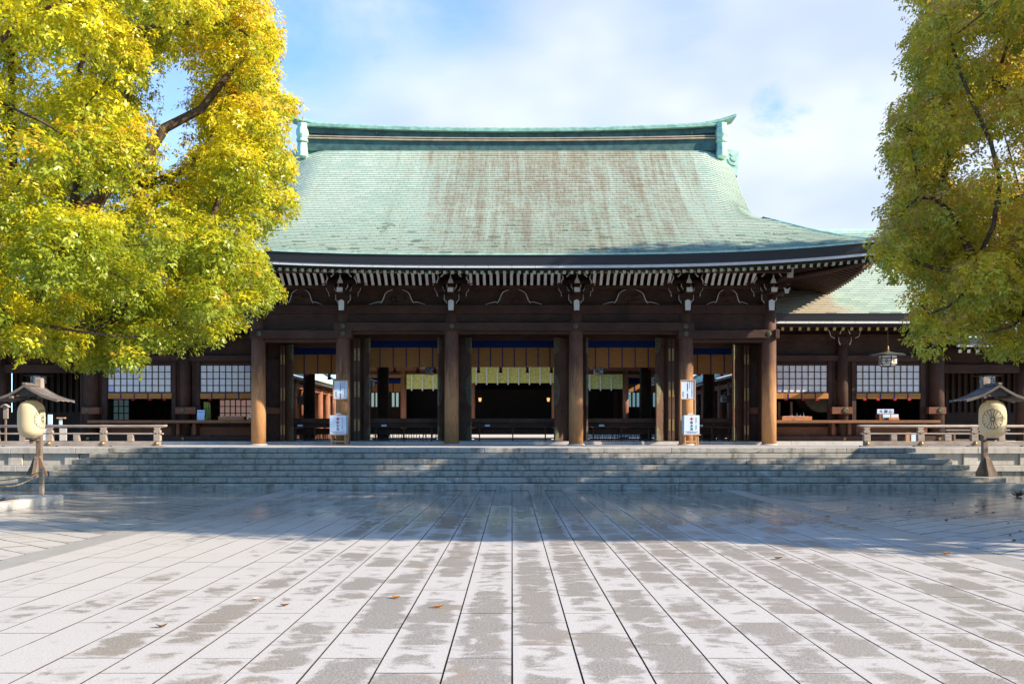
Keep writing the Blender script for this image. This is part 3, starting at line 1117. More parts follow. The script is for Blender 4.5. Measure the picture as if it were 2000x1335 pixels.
fly_me = rafter_mesh('flying_rafter', 1.6, 0.095, 0.105, PATINA_CAP)
base_me = rafter_mesh('base_rafter', 2.3, 0.10, 0.12, GOLD_CAP)
rang = math.atan(RS)
nr = 97
for i in range(nr):
    x = (i - (nr - 1) / 2) * 0.2605
    s_lim = max(0.25, (12.75 - abs(x)) / 1.6) if abs(x) > 11.15 else 1.0
    piece('flying_rafter', fly_me, hall, (x, YE + 0.28, raf_z(x, YE + 0.28) + 0.012), (rang, 0, 0), (1, min(1, s_lim), 1))
    if abs(x) < 11.9:
        s2 = min(1.0, max(0.2, (12.0 - abs(x)) / 2.3))
        piece('base_rafter', base_me, hall, (x, YE + 1.15, raf_z(x, YE + 1.15) - 0.06), (rang, 0, 0), (1, s2, 1))
for sg in (-1, 1):                       # rafters of the side eaves
    mb = MB(); mb2 = MB()
    n_ = 62
    for i in range(n_):
        y = YE + 0.5 + i * 0.2605
        rise = up((y - YM) * XT / HALFY, 0)
        s_in = min(3.2, max(0.3, y - YE - 0.2))
        for (o0, o1, hz, bb) in ((0.28, min(1.9, s_in), 0.0, mb), (1.15, s_in, -0.115, mb2)):
            if o1 <= o0 + 0.05: continue
            za, zb = 7.215 + rise + (o0 - 0.3) * RS + hz, 7.215 + rise + (o1 - 0.3) * RS + hz
            xa, xb = sg * (XT - o0), sg * (XT - o1)
            ya, yb = y - 0.048, y + 0.048
            bb.add([(xa, ya, za), (xa, yb, za), (xb, yb, zb), (xb, ya, zb), (xa, ya, za - .11), (xa, yb, za - .11), (xb, yb, zb - .11), (xb, ya, zb - .11)],
                   [(4, 5, 6, 7), (0, 4, 7, 3), (1, 2, 6, 5)], 0)
            bb.add([(xa, ya, za), (xa, yb, za), (xa, yb, za - .11), (xa, ya, za - .11)], [(0, 1, 2, 3)], 1)
    obj('side_rafter', mb, [W_DARKY, PATINA_CAP], hall, kind='stuff')
    obj('side_base_rafter', mb2, [W_DARKY, GOLD_CAP], hall, kind='stuff')
    mb = MB()
    for i in range(16):
        ya, yb = YE + 0.3 + i * 1.05, YE + 0.3 + (i + 1) * 1.05
        for o0, o1 in ((0.3, 3.3),):
            q = []
            for y, o in ((ya, o0), (yb, o0), (yb, o1), (ya, o1)):
                rise = up((y - YM) * XT / HALFY, 0)
                q.append((sg * (XT - o), y, 7.245 + rise + (o - 0.3) * RS))
            if ya > YE + 3.2: mb.quad(*q)
            else:
                oc = [min(o, max(0.31, y - YE)) for (xx, y, z), o in zip(q, (o0, o0, o1, o1))]
                q2 = [(sg * (XT - o), y, 7.245 + up((y - YM) * XT / HALFY, 0) + (o - 0.3) * RS) for (xx, y, z), o in zip(q, oc)]
                mb.quad(*q2)
    obj('side_soffit', mb, W_DARK, hall)
    # hip beam under the corner
    p0 = Vector((sg * 9.9, 35.8, 7.35)); p1 = Vector((sg * 12.78, YE + 0.22, 7.22 + 0.42))
    d = (p1 - p0)
    obj('hip_beam', MB().tube([p0, p0 + d * 0.5 + Vector((0, 0, -0.05)), p1], [0.13, 0.12, 0.10], 4), W_DARKY, hall)

# ---- columns, beams, planks
COLPX = [505, 670, 882, 1125, 1340, 1502]
CD = 36.0
COLX = [X(p, CD) for p in COLPX]
FOOT = MB().lathe([(0.33, 0), (0.33, 0.03), (0.29, 0.045)], (0, 0, 0), 20)
foot_me = mesh('column_footing', FOOT, STONE_TOP)
cmb = MB().lathe([(0.272, 0.04), (0.270, 2.0), (0.262, 4.3), (0.255, 5.35)], (0, 0, 0), 28)
col_me = mesh('column', cmb, W_COL)
for x in COLX:
    c = piece('column', col_me, hall, (x, CD, PLAT))
    piece('column_footing', foot_me, c, (x, CD, PLAT - 0.004))


def pbox(name, px0, px1, py0, py1, D, depth, mat, parent, ch=0.0):
    """a box whose front face stands at depth D and covers this part of the facade"""
    b_ = MB().box(X(px0, D), X(px1, D), D, D + depth, Z(py1, D), Z(py0, D), ch=ch)
    return obj(name, b_, mat, parent)


for px0, px1, py0, py1 in ((487, 686.5, 643.5, 660), (1325.5, 1520, 643.5, 660), (651, 1357, 628.5, 645)):
    pbox('tie_beam', px0, px1, py0, py1, 35.68, 0.5, W_DARK, hall, 0.02)
pbox('lower_tie_beam', 505, 672, 661, 668, 35.86, 0.28, W_DARK, hall, 0.01)
pbox('lower_tie_beam', 1340, 1502, 661, 668, 35.86, 0.28, W_DARK, hall, 0.01)
pbox('lower_tie_beam', 670, 1340, 645.6, 652, 35.86, 0.28, W_DARK, hall, 0.01)
mb = MB().box(X(1513, 35.7), X(1521, 35.7), 35.60, 35.9, Z(661, 35.7), Z(643, 35.7), ch=0.015)
obj('beam_end', mb, W_DARK, hall)
bays = list(zip(COLPX, COLPX[1:]))
for i, (a, b) in enumerate(bays):
    lo = 643 if i in (0, 4) else 628
    pbox('wall_plank', a + 6, b - 6, 612.6, lo, 35.92, 0.12, W_DARK, hall, 0.008)
    if i in (0, 4): pbox('wall_plank', a + 6, b - 6, 628, 643, 35.93, 0.12, W_DARK, hall, 0.008)
    pbox('head_tie', a + 3, b - 3, 595, 612, 35.82, 0.25, W_DARK, hall, 0.012)
    pbox('frieze_board', a, b, 556, 595.2, 36.02, 0.08, W_DARK, hall)
    pbox('frieze_rail', a, b, 556.5, 563, 35.80, 0.25, W_DARK, hall, 0.01)
# inner wall over the bays up to the soffit, and the outer purlin
pbox('upper_wall', 490, 1517, 516, 556.4, 36.1, 0.1, W_DARK, hall)
mb = MB().box(X(462, 35.0), X(1545, 35.0), 34.92, 35.12, 7.50, 7.66, ch=0.02)
obj('eave_purlin', mb, W_DARK, hall)


def rib_mesh():
    b_ = MB()
    pts = [(-0.90, 0.42), (-0.70, 0.40), (-0.45, 0.30), (-0.22, 0.14), (-0.08, 0.0), (0.0, 0.0)]
    for (y0, z0), (y1, z1) in zip(pts, pts[1:]):
        b_.add([(-.052, y0, z0), (.052, y0, z0), (.052, y1, z1), (-.052, y1, z1), (-.052, y0, z0 + .05), (.052, y0, z0 + .05), (.052, y1, z1 + .05), (-.052, y1, z1 + .05)],
               [(0, 3, 2, 1), (0, 4, 7, 3), (1, 2, 6, 5)])
    return mesh('white_rib', b_, WHITE)


rib_me = rib_mesh()
for a, b, n_ in ((541, 632, 8), (702, 848, 12), (920, 1091, 14), (1160, 1306, 12), (1378, 1468, 8)):
    for i in range(n_):
        px = a + (b - a) * i / (n_ - 1)
        piece('white_rib', rib_me, hall, (X(px, 35.8), 35.86, 7.165))
    for px, s in ((a - 1, -1), (b + 1, 1)):
        x = X(px, 35.7)
        o_ = 0.10 * s
        mb = MB().tube([(x + o_, 35.6, 7.56), (x + o_ * 1.5, 35.62, 7.40), (x + o_ * .8, 35.66, 7.28), (x + o_, 35.7, 7.16), (x + o_ * 1.9, 35.75, 7.02), (x + o_ * 2.1, 35.78, 6.86)],
                        [.02, .03, .022, .018, .014, .01], 5)
        obj('white_cloud_bracket', mb, WHITE, hall)

# bracket sets over the columns
def bracket(x, corner=0):
    D = 35.62
    b_ = MB()
    z = lambda py: Z(py, D)
    k = D / FPX
    # bearing block, lower bowl shape
    b_.prism([(x - 14 * k, z(573)), (x + 14 * k, z(573)), (x + 14 * k, z(585)), (x + 9 * k, z(591)), (x + 8.5 * k, z(596)), (x - 8.5 * k, z(596)), (x - 9 * k, z(591)), (x - 14 * k, z(585))], 'y', D, D + 0.5)
    # bracket arm along the facade with three small blocks
    b_.prism([(x - 33 * k, z(562)), (x + 33 * k, z(562)), (x + 33 * k, z(566)), (x + 26 * k, z(572)), (x - 26 * k, z(572)), (x - 33 * k, z(566))], 'y', D + 0.1, D + 0.36)
    for dx_ in (-26, 0, 26):
        xx = x + dx_ * k
        b_.prism([(xx - 9 * k, z(554)), (xx + 9 * k, z(554)), (xx + 9 * k, z(558.5)), (xx + 6 * k, z(562)), (xx - 6 * k, z(562)), (xx - 9 * k, z(558.5))], 'y', D + 0.02, D + 0.42)
    b_.box(x - 45 * k, x + 45 * k, D + 0.1, D + 0.34, z(554), z(546))
    # arm thrusting forward
    b_.box(x - 6.2 * k, x + 6.2 * k, D - 0.7, D + 0.1, z(575.5), z(566.5))
    b_.box(x - 5.4 * k, x + 5.4 * k, D - 0.35, D + 0.02, z(607), z(588))
    br = obj('bracket_set', b_, W_DARK, hall)
    # white painted ends
    D1 = D - 0.36
    wv = MB().prism([(x - 5.4 * k, z(590)), (x, z(587)), (x + 5.4 * k, z(590)), (x + 5.4 * k, z(603)), (x + 4.6 * k, z(604)), (x + 5.2 * k, z(608)), (x - 5.2 * k, z(608)), (x - 4.6 * k, z(604)), (x - 5.4 * k, z(603))], 'y', D1 - 0.02, D1)
    obj('white_end', wv, WHITE, br)
    obj('white_end', MB().box(x - 5.6 * k, x + 5.6 * k, D - 0.725, D - 0.705, z(575), z(566.5)), WHITE, br)
    wv = MB().prism([(x - 5.4 * k, z(557.5)), (x + 5.4 * k, z(557.5)), (x + 3.8 * k, z(552)), (x + 1.2 * k, z(547)), (x + 0.4 * k, z(541)), (x - 0.4 * k, z(541)), (x - 1.2 * k, z(547)), (x - 3.8 * k, z(552))], 'y', D - 0.62, D - 0.58)
    obj('white_end', wv, WHITE, br)
    we = MB()
    r_ = 0.011
    for s in (-1, 1):
        yy = D - 0.012
        we.tube([(x + s * 14.2 * k, yy, z(574)), (x + s * 14.2 * k, yy, z(585)), (x + s * 11 * k, yy, z(588)), (x + s * 9 * k, yy, z(592))], r_ * 1.3, 4)
        we.tube([(x + s * 9.5 * k, yy, z(554)), (x + s * 9.2 * k, yy, z(560)), (x + s * 6.2 * k, yy, z(563)), (x + s * 6 * k, yy, z(566))], r_ * 1.5, 4)
        we.tube([(x + s * 33.5 * k, yy + .1, z(560)), (x + s * 33 * k, yy + .1, z(566)), (x + s * 29 * k, yy + .1, z(570)), (x + s * 28 * k, yy + .1, z(578))], r_, 4)
        we.tube([(x + s * 17 * k, yy, z(560)), (x + s * 16 * k, yy, z(565)), (x + s * 13 * k, yy, z(569))], r_, 4)
        we.tube([(x + s * 13 * k, yy - .4, z(533)), (x + s * 15 * k, yy - .4, z(539)), (x + s * 20 * k, yy - .4, z(544))], r_ * 2.2, 4)
    obj('white_edge', we, WHITE, br)
    if corner:
        c_ = MB()
        for (off, py0, py1, w_) in ((0.62, 524, 547, 7), (0.50, 566, 577, 4)):
            xx = x + corner * off
            c_.prism([(xx - w_ * 1.5 * k, z(py0)), (xx, z(py0 + 4)), (xx + w_ * 1.5 * k, z(py0)), (xx + w_ * .9 * k, z(py0 + 8)), (xx + w_ * .8 * k, z(py1)), (xx - w_ * .8 * k, z(py1)), (xx - w_ * .9 * k, z(py0 + 8))], 'y', D - 0.62, D - 0.58)
        obj('corner_white_end', c_, WHITE, br)
        d_ = MB()
        d_.tube([(x, D + 0.1, z(580)), (x + corner * 0.5, D - 0.5, z(571))], [0.12, 0.10], 4)
        d_.tube([(x, D + 0.1, z(556)), (x + corner * 0.62, D - 0.56, z(540))], [0.12, 0.12], 4)
        obj('corner_arm', d_, W_DARK, br)


for i, x in enumerate(COLX):
    bracket(x * 35.62 / CD, -1 if i == 0 else (1 if i == 5 else 0))

# frog-leg struts with white rims
for a, b in bays:
    c = (a + b) / 2
    D = 35.90
    k = D / FPX
    half = [(55, 594.5), (43, 590.5), (36, 589), (32, 591), (28, 585), (24, 574), (19, 569), (13, 566.5), (9, 565)]
    sc_ = 1.0 if b - a > 200 else 0.74
    right = [(X(c + p * sc_, D), Z(q, D)) for p, q in half]
    left = [(X(c - p * sc_, D), Z(q, D)) for p, q in half]
    fs_ = obj('frog_leg_strut', MB().prism(left + list(reversed(right)), 'y', D, D + 0.1), W_DARK, hall)
    rim = MB()
    for pl in (left, right):
        rim.tube([(x, D - 0.01, z) for x, z in pl], [0.016, 0.010, 0.014, 0.016, 0.018, 0.016, 0.012, 0.010, 0.008], 4)
    obj('white_rim', rim, WHITE, fs_)
    cv = MB()
    for q in range(14):
        xx = X(c + rnd.uniform(-18, 18) * sc_, D); zz = Z(rnd.uniform(573, 592), D)
        cv.lathe([(0.03, -0.02), (0.07, 0.0), (0.03, 0.03)], (xx, D, zz), 7)
    obj('carving', cv, W_DARKZ, fs_)
    st = MB().box(X(c - 8, D), X(c + 8, D), D - 0.03, D + .1, Z(566, D), Z(556.6, D), ch=.01)
    obj('strut_block', st, W_DARK, fs_)

# nail-cover rosettes on the tie beams
ros = MB().cyl((0, 0, 0), (0, -0.03, 0), 0.10, 0.085, 12)
ros.cyl((0, -0.03, 0), (0, -0.05, 0), 0.04, 0.03, 10)
ros_me = mesh('beam_rosette', ros, BRONZE)
for px, py in ((506, 651), (669, 636), (669, 651), (882, 636), (1125, 636), (1340, 636), (1340, 651), (1503, 651)):
    piece('beam_rosette', ros_me, hall, (X(px, 35.66), 35.675, Z(py, 35.66)))

# inner wall: posts, lintels, ceiling, ends
WD = 37.3
for px0, px1 in ((507, 553), (657, 698), (862, 897), (1107, 1142), (1311, 1352), (1457, 1502)):
    pbox('wall_post', px0, px1, 560, 861, WD, 0.18, W_DARKZ, hall)
for i, (px0, px1) in enumerate(((549, 657), (690, 862), (896, 1108), (1140, 1320), (1352, 1462))):
    py = 679 if i in (0, 4) else 664.5
    pbox('lintel', px0, px1, py - 10, py, WD + 0.03, 0.2, W_DARK, hall)
    pbox('transom_panel', px0, px1, 560, py - 10.5, WD + 0.1, 0.08, W_DARK, hall)
mb = MB().box(X(505, 36) - 0.1, X(1502, 36) + 0.1, 36.1, 46.6, 7.3, 7.4)
obj('ceiling', mb, W_DARKY, hall)
for sg in (-1, 1):
    mb = MB().box(sg * 9.62, sg * 9.74, 36.4, 40.0, PLI, 7.3)
    obj('end_wall', mb, W_DARKZ, hall)
rear_me = mesh('rear_column', MB().lathe([(0.27, 0), (0.262, 6.0)], (0, 0, 0), 20), W_DARKZ)
for px in (604, 748, 1261, 1384):
    piece('rear_column', rear_me, hall, (X(px, 43.5), 43.5, PLI))
mb = MB().box(-9.7, 9.7, 46.0, 46.3, 5.2, 7.3)
obj('rear_beam', mb, W_DARK, hall)
# stepping base of the wall either side of the bays
for px0, px1 in ((521, 553), (1464, 1490)):
    pbox('lower_wall_panel', px0, px1, 700, 861, WD - 0.08, 0.08, W_DARKZ, hall, 0.01)
    pbox('waist_rail', px0 - 2, px1 + 2, 795, 808, WD - 0.22, 0.16, W_RED, hall, 0.015)

# ---- folded door leaves
def half_disc(x, y, zc, r, side, full):
    pts = []
    n_ = 9
    for i in range(n_ + 1):
        q = -math.pi / 2 + math.pi * i / n_ if full == 0 else (0 + math.pi / 2 * i / n_ if full > 0 else -math.pi / 2 + math.pi / 2 * i / n_)
        pts.append((r * 0.45 * math.cos(q), r * math.sin(q)))
    if full: pts.append((0, 0))
    return pts


def leaf(pxh, pxf, top, fold=None):
    yh, yf = 37.24, 36.72
    xh, xf = X(pxh, yh), X(pxf, yf)
    zt, zb = Z(top, 37), PLI + 0.03
    dv = Vector((xf - xh, yf - yh, 0))
    L = dv.length
    dv.normalize()
    nv = Vector((dv.y, -dv.x, 0))
    if nv.y > 0: nv = -nv
    P = lambda u, v, w_: Vector((xh, yh, 0)) + dv * u + nv * v + Vector((0, 0, w_))
    def slab(u0, u1, v0, v1, z0, z1, mi=0, b_=None):
        b_ = b_ or MB()
        vs = [P(u, v, z) for z in (z0, z1) for v in (v0, v1) for u in (u0, u1)]
        b_.add(vs, [(0, 2, 3, 1), (4, 5, 7, 6), (0, 1, 5, 4), (2, 6, 7, 3), (0, 4, 6, 2), (1, 3, 7, 5)], mi)
        return b_
    d = obj('door_leaf', slab(0, L, -0.03, 0.03, zb, zt), W_DOOR, hall)
    H = zt - zb
    for zc, r, full in ((zt - 0.01, 0.62, -1), (zb + H * 0.49, 0.60, 0), (zb + 0.01, 0.55, 1)):
        pts = half_disc(0, 0, 0, r, 0, full)
        vs = [P(L - 0.004 - u, 0.036, zc + z) for u, z in pts]
        obj('brass_plate', MB().add(vs, [tuple(range(len(vs)))]), BRONZE, d)
        za_, zb_ = max(zb, zc - r * (full <= 0)), min(zt, zc + r * (full >= 0))
        obj('edge_strip', slab(L - 0.035, L + 0.004, -0.034, 0.040, za_, zb_), BRONZE, d)
    ring = MB().cyl(P(L * .45, .03, zb + H * 0.29), P(L * .45, .06, zb + H * 0.29), 0.035, 0.03, 10)
    obj('ring_knob', ring, IRON, d)
    if fold:
        f = MB()
        for a, b in fold:
            f.box(X(a, 36.95), X(b, 36.95), 36.93, 36.99, zb, zt - 0.02, 0, 0.012)
        fo = obj('folded_leaf', f, W_DOOR, hall)
        h = MB()
        for py0, py1 in ((680, 704), (745, 775), (818, 841)):
            dy = 12 if top > 670 else 0
            for a, b in fold:
                h.box(X(a + 1.2, 36.92), X(b - 0.6, 36.92), 36.912, 36.928, Z(py1 + dy * .6, 36.92), Z(py0 + dy, 36.92), 0, 0.004)
        obj('hinge', h, BRASS, fo)


leaf(555, 572, 673, [(547, 551.5), (552.5, 557)])
leaf(704, 722, 660, [(690.5, 696), (697.5, 703.5)])
leaf(868, 856, 660)
leaf(897, 920, 660)
leaf(1107, 1083, 660)
leaf(1140, 1147, 660)
leaf(1304, 1281, 660, [(1304.5, 1310), (1311.5, 1317)])
leaf(1453, 1431, 673, [(1452.5, 1457), (1458.5, 1463.5)])


# ------------------------------------------------------------------ wings
def wing(sg):
    side = 'left' if sg < 0 else 'right'
    lab = ('dark timber side wing left of the hall, half hidden by yellow tree' if sg < 0 else 'dark timber side wing right of the hall under pale copper roof')
    t = thing('shrine_wing', lab, 'shrine wing', (sg * 13.8, 40.5, PLI))
    mir = lambda px: px if sg > 0 else 2007 - px
    def wb(name, px0, px1, py0, py1, D, depth, mat, parent=t, ch=0.0):
        a, b = mir(px0), mir(px1)
        return pbox(name, min(a, b), max(a, b), py0, py1, D, depth, mat, parent, ch)
    # roof
    YW, SW = 36.6, 7.4
    xc, hw = sg * 14.65, 4.95
    P = lambda x, s: Vector((xc + x, YW + s, 6.17 + 0.62 * s + 0.004 * s * s))
    tb = MB(); tb.r = []
    tile_rows(P, lambda s: hw, SW, 42, 0.42, 99, tb, random.Random(11))
    rf = obj('roof', grid(P, lambda s: hw, SW, 3, 3, -0.012), DECK, t)
    tiles_obj('tile', tb, ROOF_W, rf)
    PB = lambda x, s: Vector((xc - x, YW + 2 * SW - s, 6.17 + 0.62 * s))
    obj('rear_slope', grid(PB, lambda s: hw, SW, 2, 2, 0), TEAL, rf)
    obj('ridge', MB().box(xc - hw, xc + hw, YW + SW - 0.3, YW + SW + 0.3, 10.65, 11.0, ch=.08), TEAL_L, rf)
    # eave
    obj('fascia', MB().prism([(YW - 0.01, 6.21), (YW + 0.09, 5.92), (YW + .5, 5.92), (YW + .5, 6.4)], 'x', xc - hw, xc + hw), FASCIA, t)
    n_ = 11
    for i in range(n_):
        a = xc - hw + 2 * hw * i / n_
        b_ = MB().box(a + 0.005, a + 2 * hw / n_ - 0.005, YW + 0.10, YW + 0.3, 5.835, 5.915)
        obj('white_edge_board', b_, WHITE, t)
    obj('black_eave_board', MB().box(xc - hw, xc + hw, YW + 0.22, YW + 0.6, 5.70, 5.834), BLACKW, t)
    wr = rafter_mesh('rafter', 2.0, 0.10, 0.115, GOLD_CAP)
    for i in range(29):
        x = xc - hw + 0.17 + i * 0.337
        if abs(x) > 10.0:
            piece('rafter', wr, t, (x, YW + 0.30, 5.70), (R(15), 0, 0))
    obj('soffit', MB().add([(xc - hw, YW + .3, 5.73), (xc + hw, YW + .3, 5.73), (xc + hw, 38.6, 6.3), (xc - hw, 38.6, 6.3)], [(0, 1, 2, 3)]), W_DARKY, t)
    # facade
    D = 38.3
    wb('upper_wall', 1488, 1845, 600, 692, D + 0.1, 0.12, W_DARK)
    wb('wall_plate', 1488, 1845, 652, 664, D - 0.05, 0.15, W_DARK, ch=.01)
    wb('rail_beam', 1488, 1842, 693, 704.5, D - 0.12, 0.22, W_DARK, ch=.012)
    wb('head_rail', 1488, 1842, 705, 712, D + 0.05, 0.12, W_DARK)
    for px in (1645, 1829):
        r_ = 0.22 if px == 1645 else 0.29
        x = X(mir(px), D)
        c = obj('column', MB().lathe([(r_ + .01, 0), (r_, 5.0)], (x, D, PLI + 0.2), 20), W_DARKZ, t)
        b_ = MB()
        z = lambda py: Z(py, D - 0.3)
        k = D / FPX
        b_.prism([(x - 12 * k, z(657)), (x + 12 * k, z(657)), (x + 12 * k, z(666)), (x + 9 * k, z(673)), (x - 9 * k, z(673)), (x - 12 * k, z(666))], 'y', D - 0.3, D + 0.2)
        b_.prism([(x - 34 * k, z(644)), (x + 34 * k, z(644)), (x + 28 * k, z(654)), (x + 14 * k, z(657)), (x - 14 * k, z(657)), (x - 28 * k, z(654))], 'y', D - 0.25, D + .1)
        bk = obj('bracket_set', b_, W_DARK, t)
        we = MB()
        for s in (-1, 1):
            we.tube([(x + s * 12 * k, D - .31, z(657)), (x + s * 12 * k, D - .31, z(666)), (x + s * 9 * k, D - .31, z(673))], 0.018, 4)
            we.tube([(x + s * 36 * k, D - .31, z(640)), (x + s * 30 * k, D - .31, z(646)), (x + s * 27 * k, D - .31, z(657)), (x + s * 20 * k, D - .31, z(660))], 0.016, 4)
            we.tube([(x + s * 6 * k, D - .31, z(642)), (x + s * 10 * k, D - .31, z(652))], 0.022, 4)
        obj('white_edge', we, WHITE, bk)
        blk = wb('waist_block', px - 20 if px == 1645 else px - 15, px + 20 if px == 1645 else px + 19, 794.5, 808, D - 0.38, 0.3, W_RED, ch=.015)
        bs = MB().cyl((x, D - .38, Z(801, D)), (x, D - .42, Z(801, D)), 0.12, 0.09, 12)
        obj('boss', bs, BRONZE, blk)
        bs = MB().cyl((x, D - 0.28, Z(856, D)), (x, D - .32, Z(856, D)), 0.07, 0.05, 12)
        obj('boss', bs, BRASS, t)
    for px0, px1 in ((1617, 1625), (1664, 1672), (1798, 1808), (1483, 1489)):
        wb('jamb', px0, px1, 705, 850, D - 0.02, 0.14, W_DARKZ, ch=.008)
    wb('wall_panel', 1625, 1632, 705, 850, D + 0.08, 0.05, W_DARKZ)
    wb('wall_panel', 1657, 1664, 705, 850, D + 0.08, 0.05, W_DARKZ)
    wb('wall_panel', 1808, 1845, 705, 850, D + 0.1, 0.05, W_DARKZ)
    # lattice paper screens
    for (px0, px1, first) in ((1493.2, 1615.6, 0), (1673.2, 1796.4, 0)):
        scr = wb('paper_screen', px0 - 1, px1 + 1, 710.2, 713, D, 0.05, W_DARK)
        fr = MB()
        xa, xb = sorted((X(mir(px0), D), X(mir(px1), D)))
        za, zb = Z(765.5, D), Z(713, D)
        pw, ph = (xb - xa) / 10, (zb - za) / 4
        for i in range(11): fr.box(xa + i * pw - 0.016, xa + i * pw + 0.016, D, D + 0.045, za, zb)
        for j in range(5): fr.box(xa, xb, D + 0.004, D + 0.04, za + j * ph - 0.014, za + j * ph + 0.014)
        obj('lattice', fr, W_DARK, scr)
        pm = [mesh('paper_pane', MB().box(-pw / 2 + 0.016, pw / 2 - 0.016, 0, 0.006, -ph / 2 + .014, ph / 2 - .014), m_) for m_ in (PAPER, PAPER_B)]
        odd = {(-1, 1493.2): (1, 3), (-1, 1673.2): (0, 0), (1, 1493.2): (2, 0)}.get((sg, px0))
        if sg < 0 and px0 < 1600: odd = (7, 3)
        for i in range(10):
            for j in range(4):
                piece('paper_pane', pm[1 if odd == (i, j) else 0], scr, (xa + (i + .5) * pw, D + 0.022, za + (j + .5) * ph))
        wb('sill_rail', px0 - 1, px1 + 1, 765.6, 768, D - 0.01, 0.06, W_DARK)
    # counter and lower wall
    wb('counter', 1480, 1837, 820, 825.5, D - 0.75, 1.0, W_COUNTER, ch=.01)
    wb('lower_panel', 1488, 1617, 833, 850, D - 0.04, 0.06, W_RED, ch=.006)
    wb('lower_panel', 1672, 1800, 833, 850, D - 0.04, 0.06, W_RED, ch=.006)
    wb('lower_panel', 1626, 1637, 833, 850, D - 0.04, 0.06, W_RED)
    wb('lower_panel', 1653, 1663, 833, 850, D - 0.04, 0.06, W_RED)
    wb('lower_backing', 1483, 1845, 822, 852, D + 0.1, 0.1, W_DARK)
    for px in (1628, 1660, 1808):
        wb('counter_prop', px - 3, px + 3, 826, 848, D - 0.35, 0.25, W_RED)
    wb('sill_beam', 1483, 1842, 850.5, 861.2, D - 0.26, 0.34, W_DARK, ch=.012)
    # dark room behind
    mb = MB()
    x0, x1 = sorted((sg * 10.3, sg * 17.6))
    mb.box(x0, x1, 43.4, 43.5, PLI, 6.6)
    mb.box(sg * 17.5, sg * 17.6, 38.6, 43.4, PLI, 6.6)
    mb.box(x0, x1, 38.5, 43.4, 5.9, 6.0)
    mb.box(x0, x1, 38.5, 43.4, PLI - .02, PLI + .25)
    obj('room_lining', mb, W_DARKZ, t)
    sl_ = MB()
    for i in range(26):
        x = x0 + 0.4 + i * 0.27
        sl_.box(x, x + 0.05, 43.3, 43.4, 1.6, 5)
    obj('wall_batten', sl_, W_DARK, t, kind='stuff')
    return t


wing_l, wing_r = wing(-1), wing(1)

# ------------------------------------------------------------------ blinds in the bays and over the counters
def blind(label, px0, px1, py_top, py_band, py_bot, D, straps, tassels, group, depth=0.03):
    t = thing('bamboo_blind', label, 'blind', ((X(px0, D) + X(px1, D)) / 2, D, Z(py_bot, D)), group)
    pbox('screen', px0, px1, py_band - 0.5, py_bot, D, depth, BLIND, t)
    if py_top < py_band:
        pbox('cloth_band', px0, px1, py_top, py_band, D - 0.02, 0.06, NAVY, t)
    for px in straps:
        pbox('strap', px - 1.0, px + 1.0, py_band, py_bot, D - 0.018, 0.014, NAVY, t)
    for px, full in tassels:
        b_ = MB()
        x = X(px, D); z = Z(py_bot, D)
        b_.box(x - 0.06, x + 0.06, D - .02, D + .05, z - 0.075, z - 0.002, 0)
        if full:
            b_.prism([(x - 0.045, z - 0.077), (x + 0.045, z - 0.077), (x + 0.075, z - 0.23), (x - 0.075, z - 0.23)], 'y', D - .02, D + .05, 1)
        obj('tassel', b_, [REDC, BLKC], t)
    return t


GB = 'bamboo blinds with blue bands in the bays of the hall'
blind('narrow bamboo blind in the leftmost bay of the hall', 570, 660, 679, 692, 730, 38.3, (594, 620.5, 647), ((599, 1), (643, 1)), GB)
blind('blue banded bamboo blind in the bay left of the centre', 721, 857, 665, 678.5, 716.5, 38.3, (742, 768, 793.5, 819, 845), ((738, 0), (771, 1), (816, 1), (849, 1)), GB)
blind('widest bamboo blind, in the central bay above yellow curtain', 919.5, 1083, 665, 678.5, 716.5, 38.3, (935, 958, 981.5, 1004.5, 1027.5, 1051, 1074), ((934.5, 1), (978, 1), (1030, 1), (1077, 1)), GB)
blind('blue banded bamboo blind in the bay right of the centre', 1145, 1282, 665, 678.5, 717, 38.3, (1163, 1189, 1215, 1240.5, 1266), ((1161, 0), (1193, 0), (1236, 0), (1269, 0)), GB)
blind('narrow bamboo blind in the rightmost bay beside sunlit column', 1350, 1433, 679, 692, 730, 38.3, (1362, 1388.5, 1414.5), ((1366, 0), (1410, 0)), GB)
GC = 'short bamboo blinds under the paper screens'
for lab, px0, px1, st, ts in (
        ('short bamboo blind above the empty left counter window', 211, 335, (235.5, 262, 288.5, 315.5), (234.5, 260, 293, 321)),
        ('short bamboo blind above the counter with green bamboo stalks', 391, 505, (413.5, 440, 466, 492), (410.5, 434.5, 471)),
        ('short bamboo blind above the window with the round drum', 1500, 1618, (1540, 1566, 1592.5), (1535.5, 1569, 1596)),
        ('short bamboo blind above the counter with the fortune box', 1673.5, 1798, (1693.5, 1720, 1747, 1773.5), (1689, 1715, 1748, 1776))):
    blind(lab, px0, px1, 768, 768, 778, 38.22, st, [(p, 0) for p in ts], GC, 0.12)

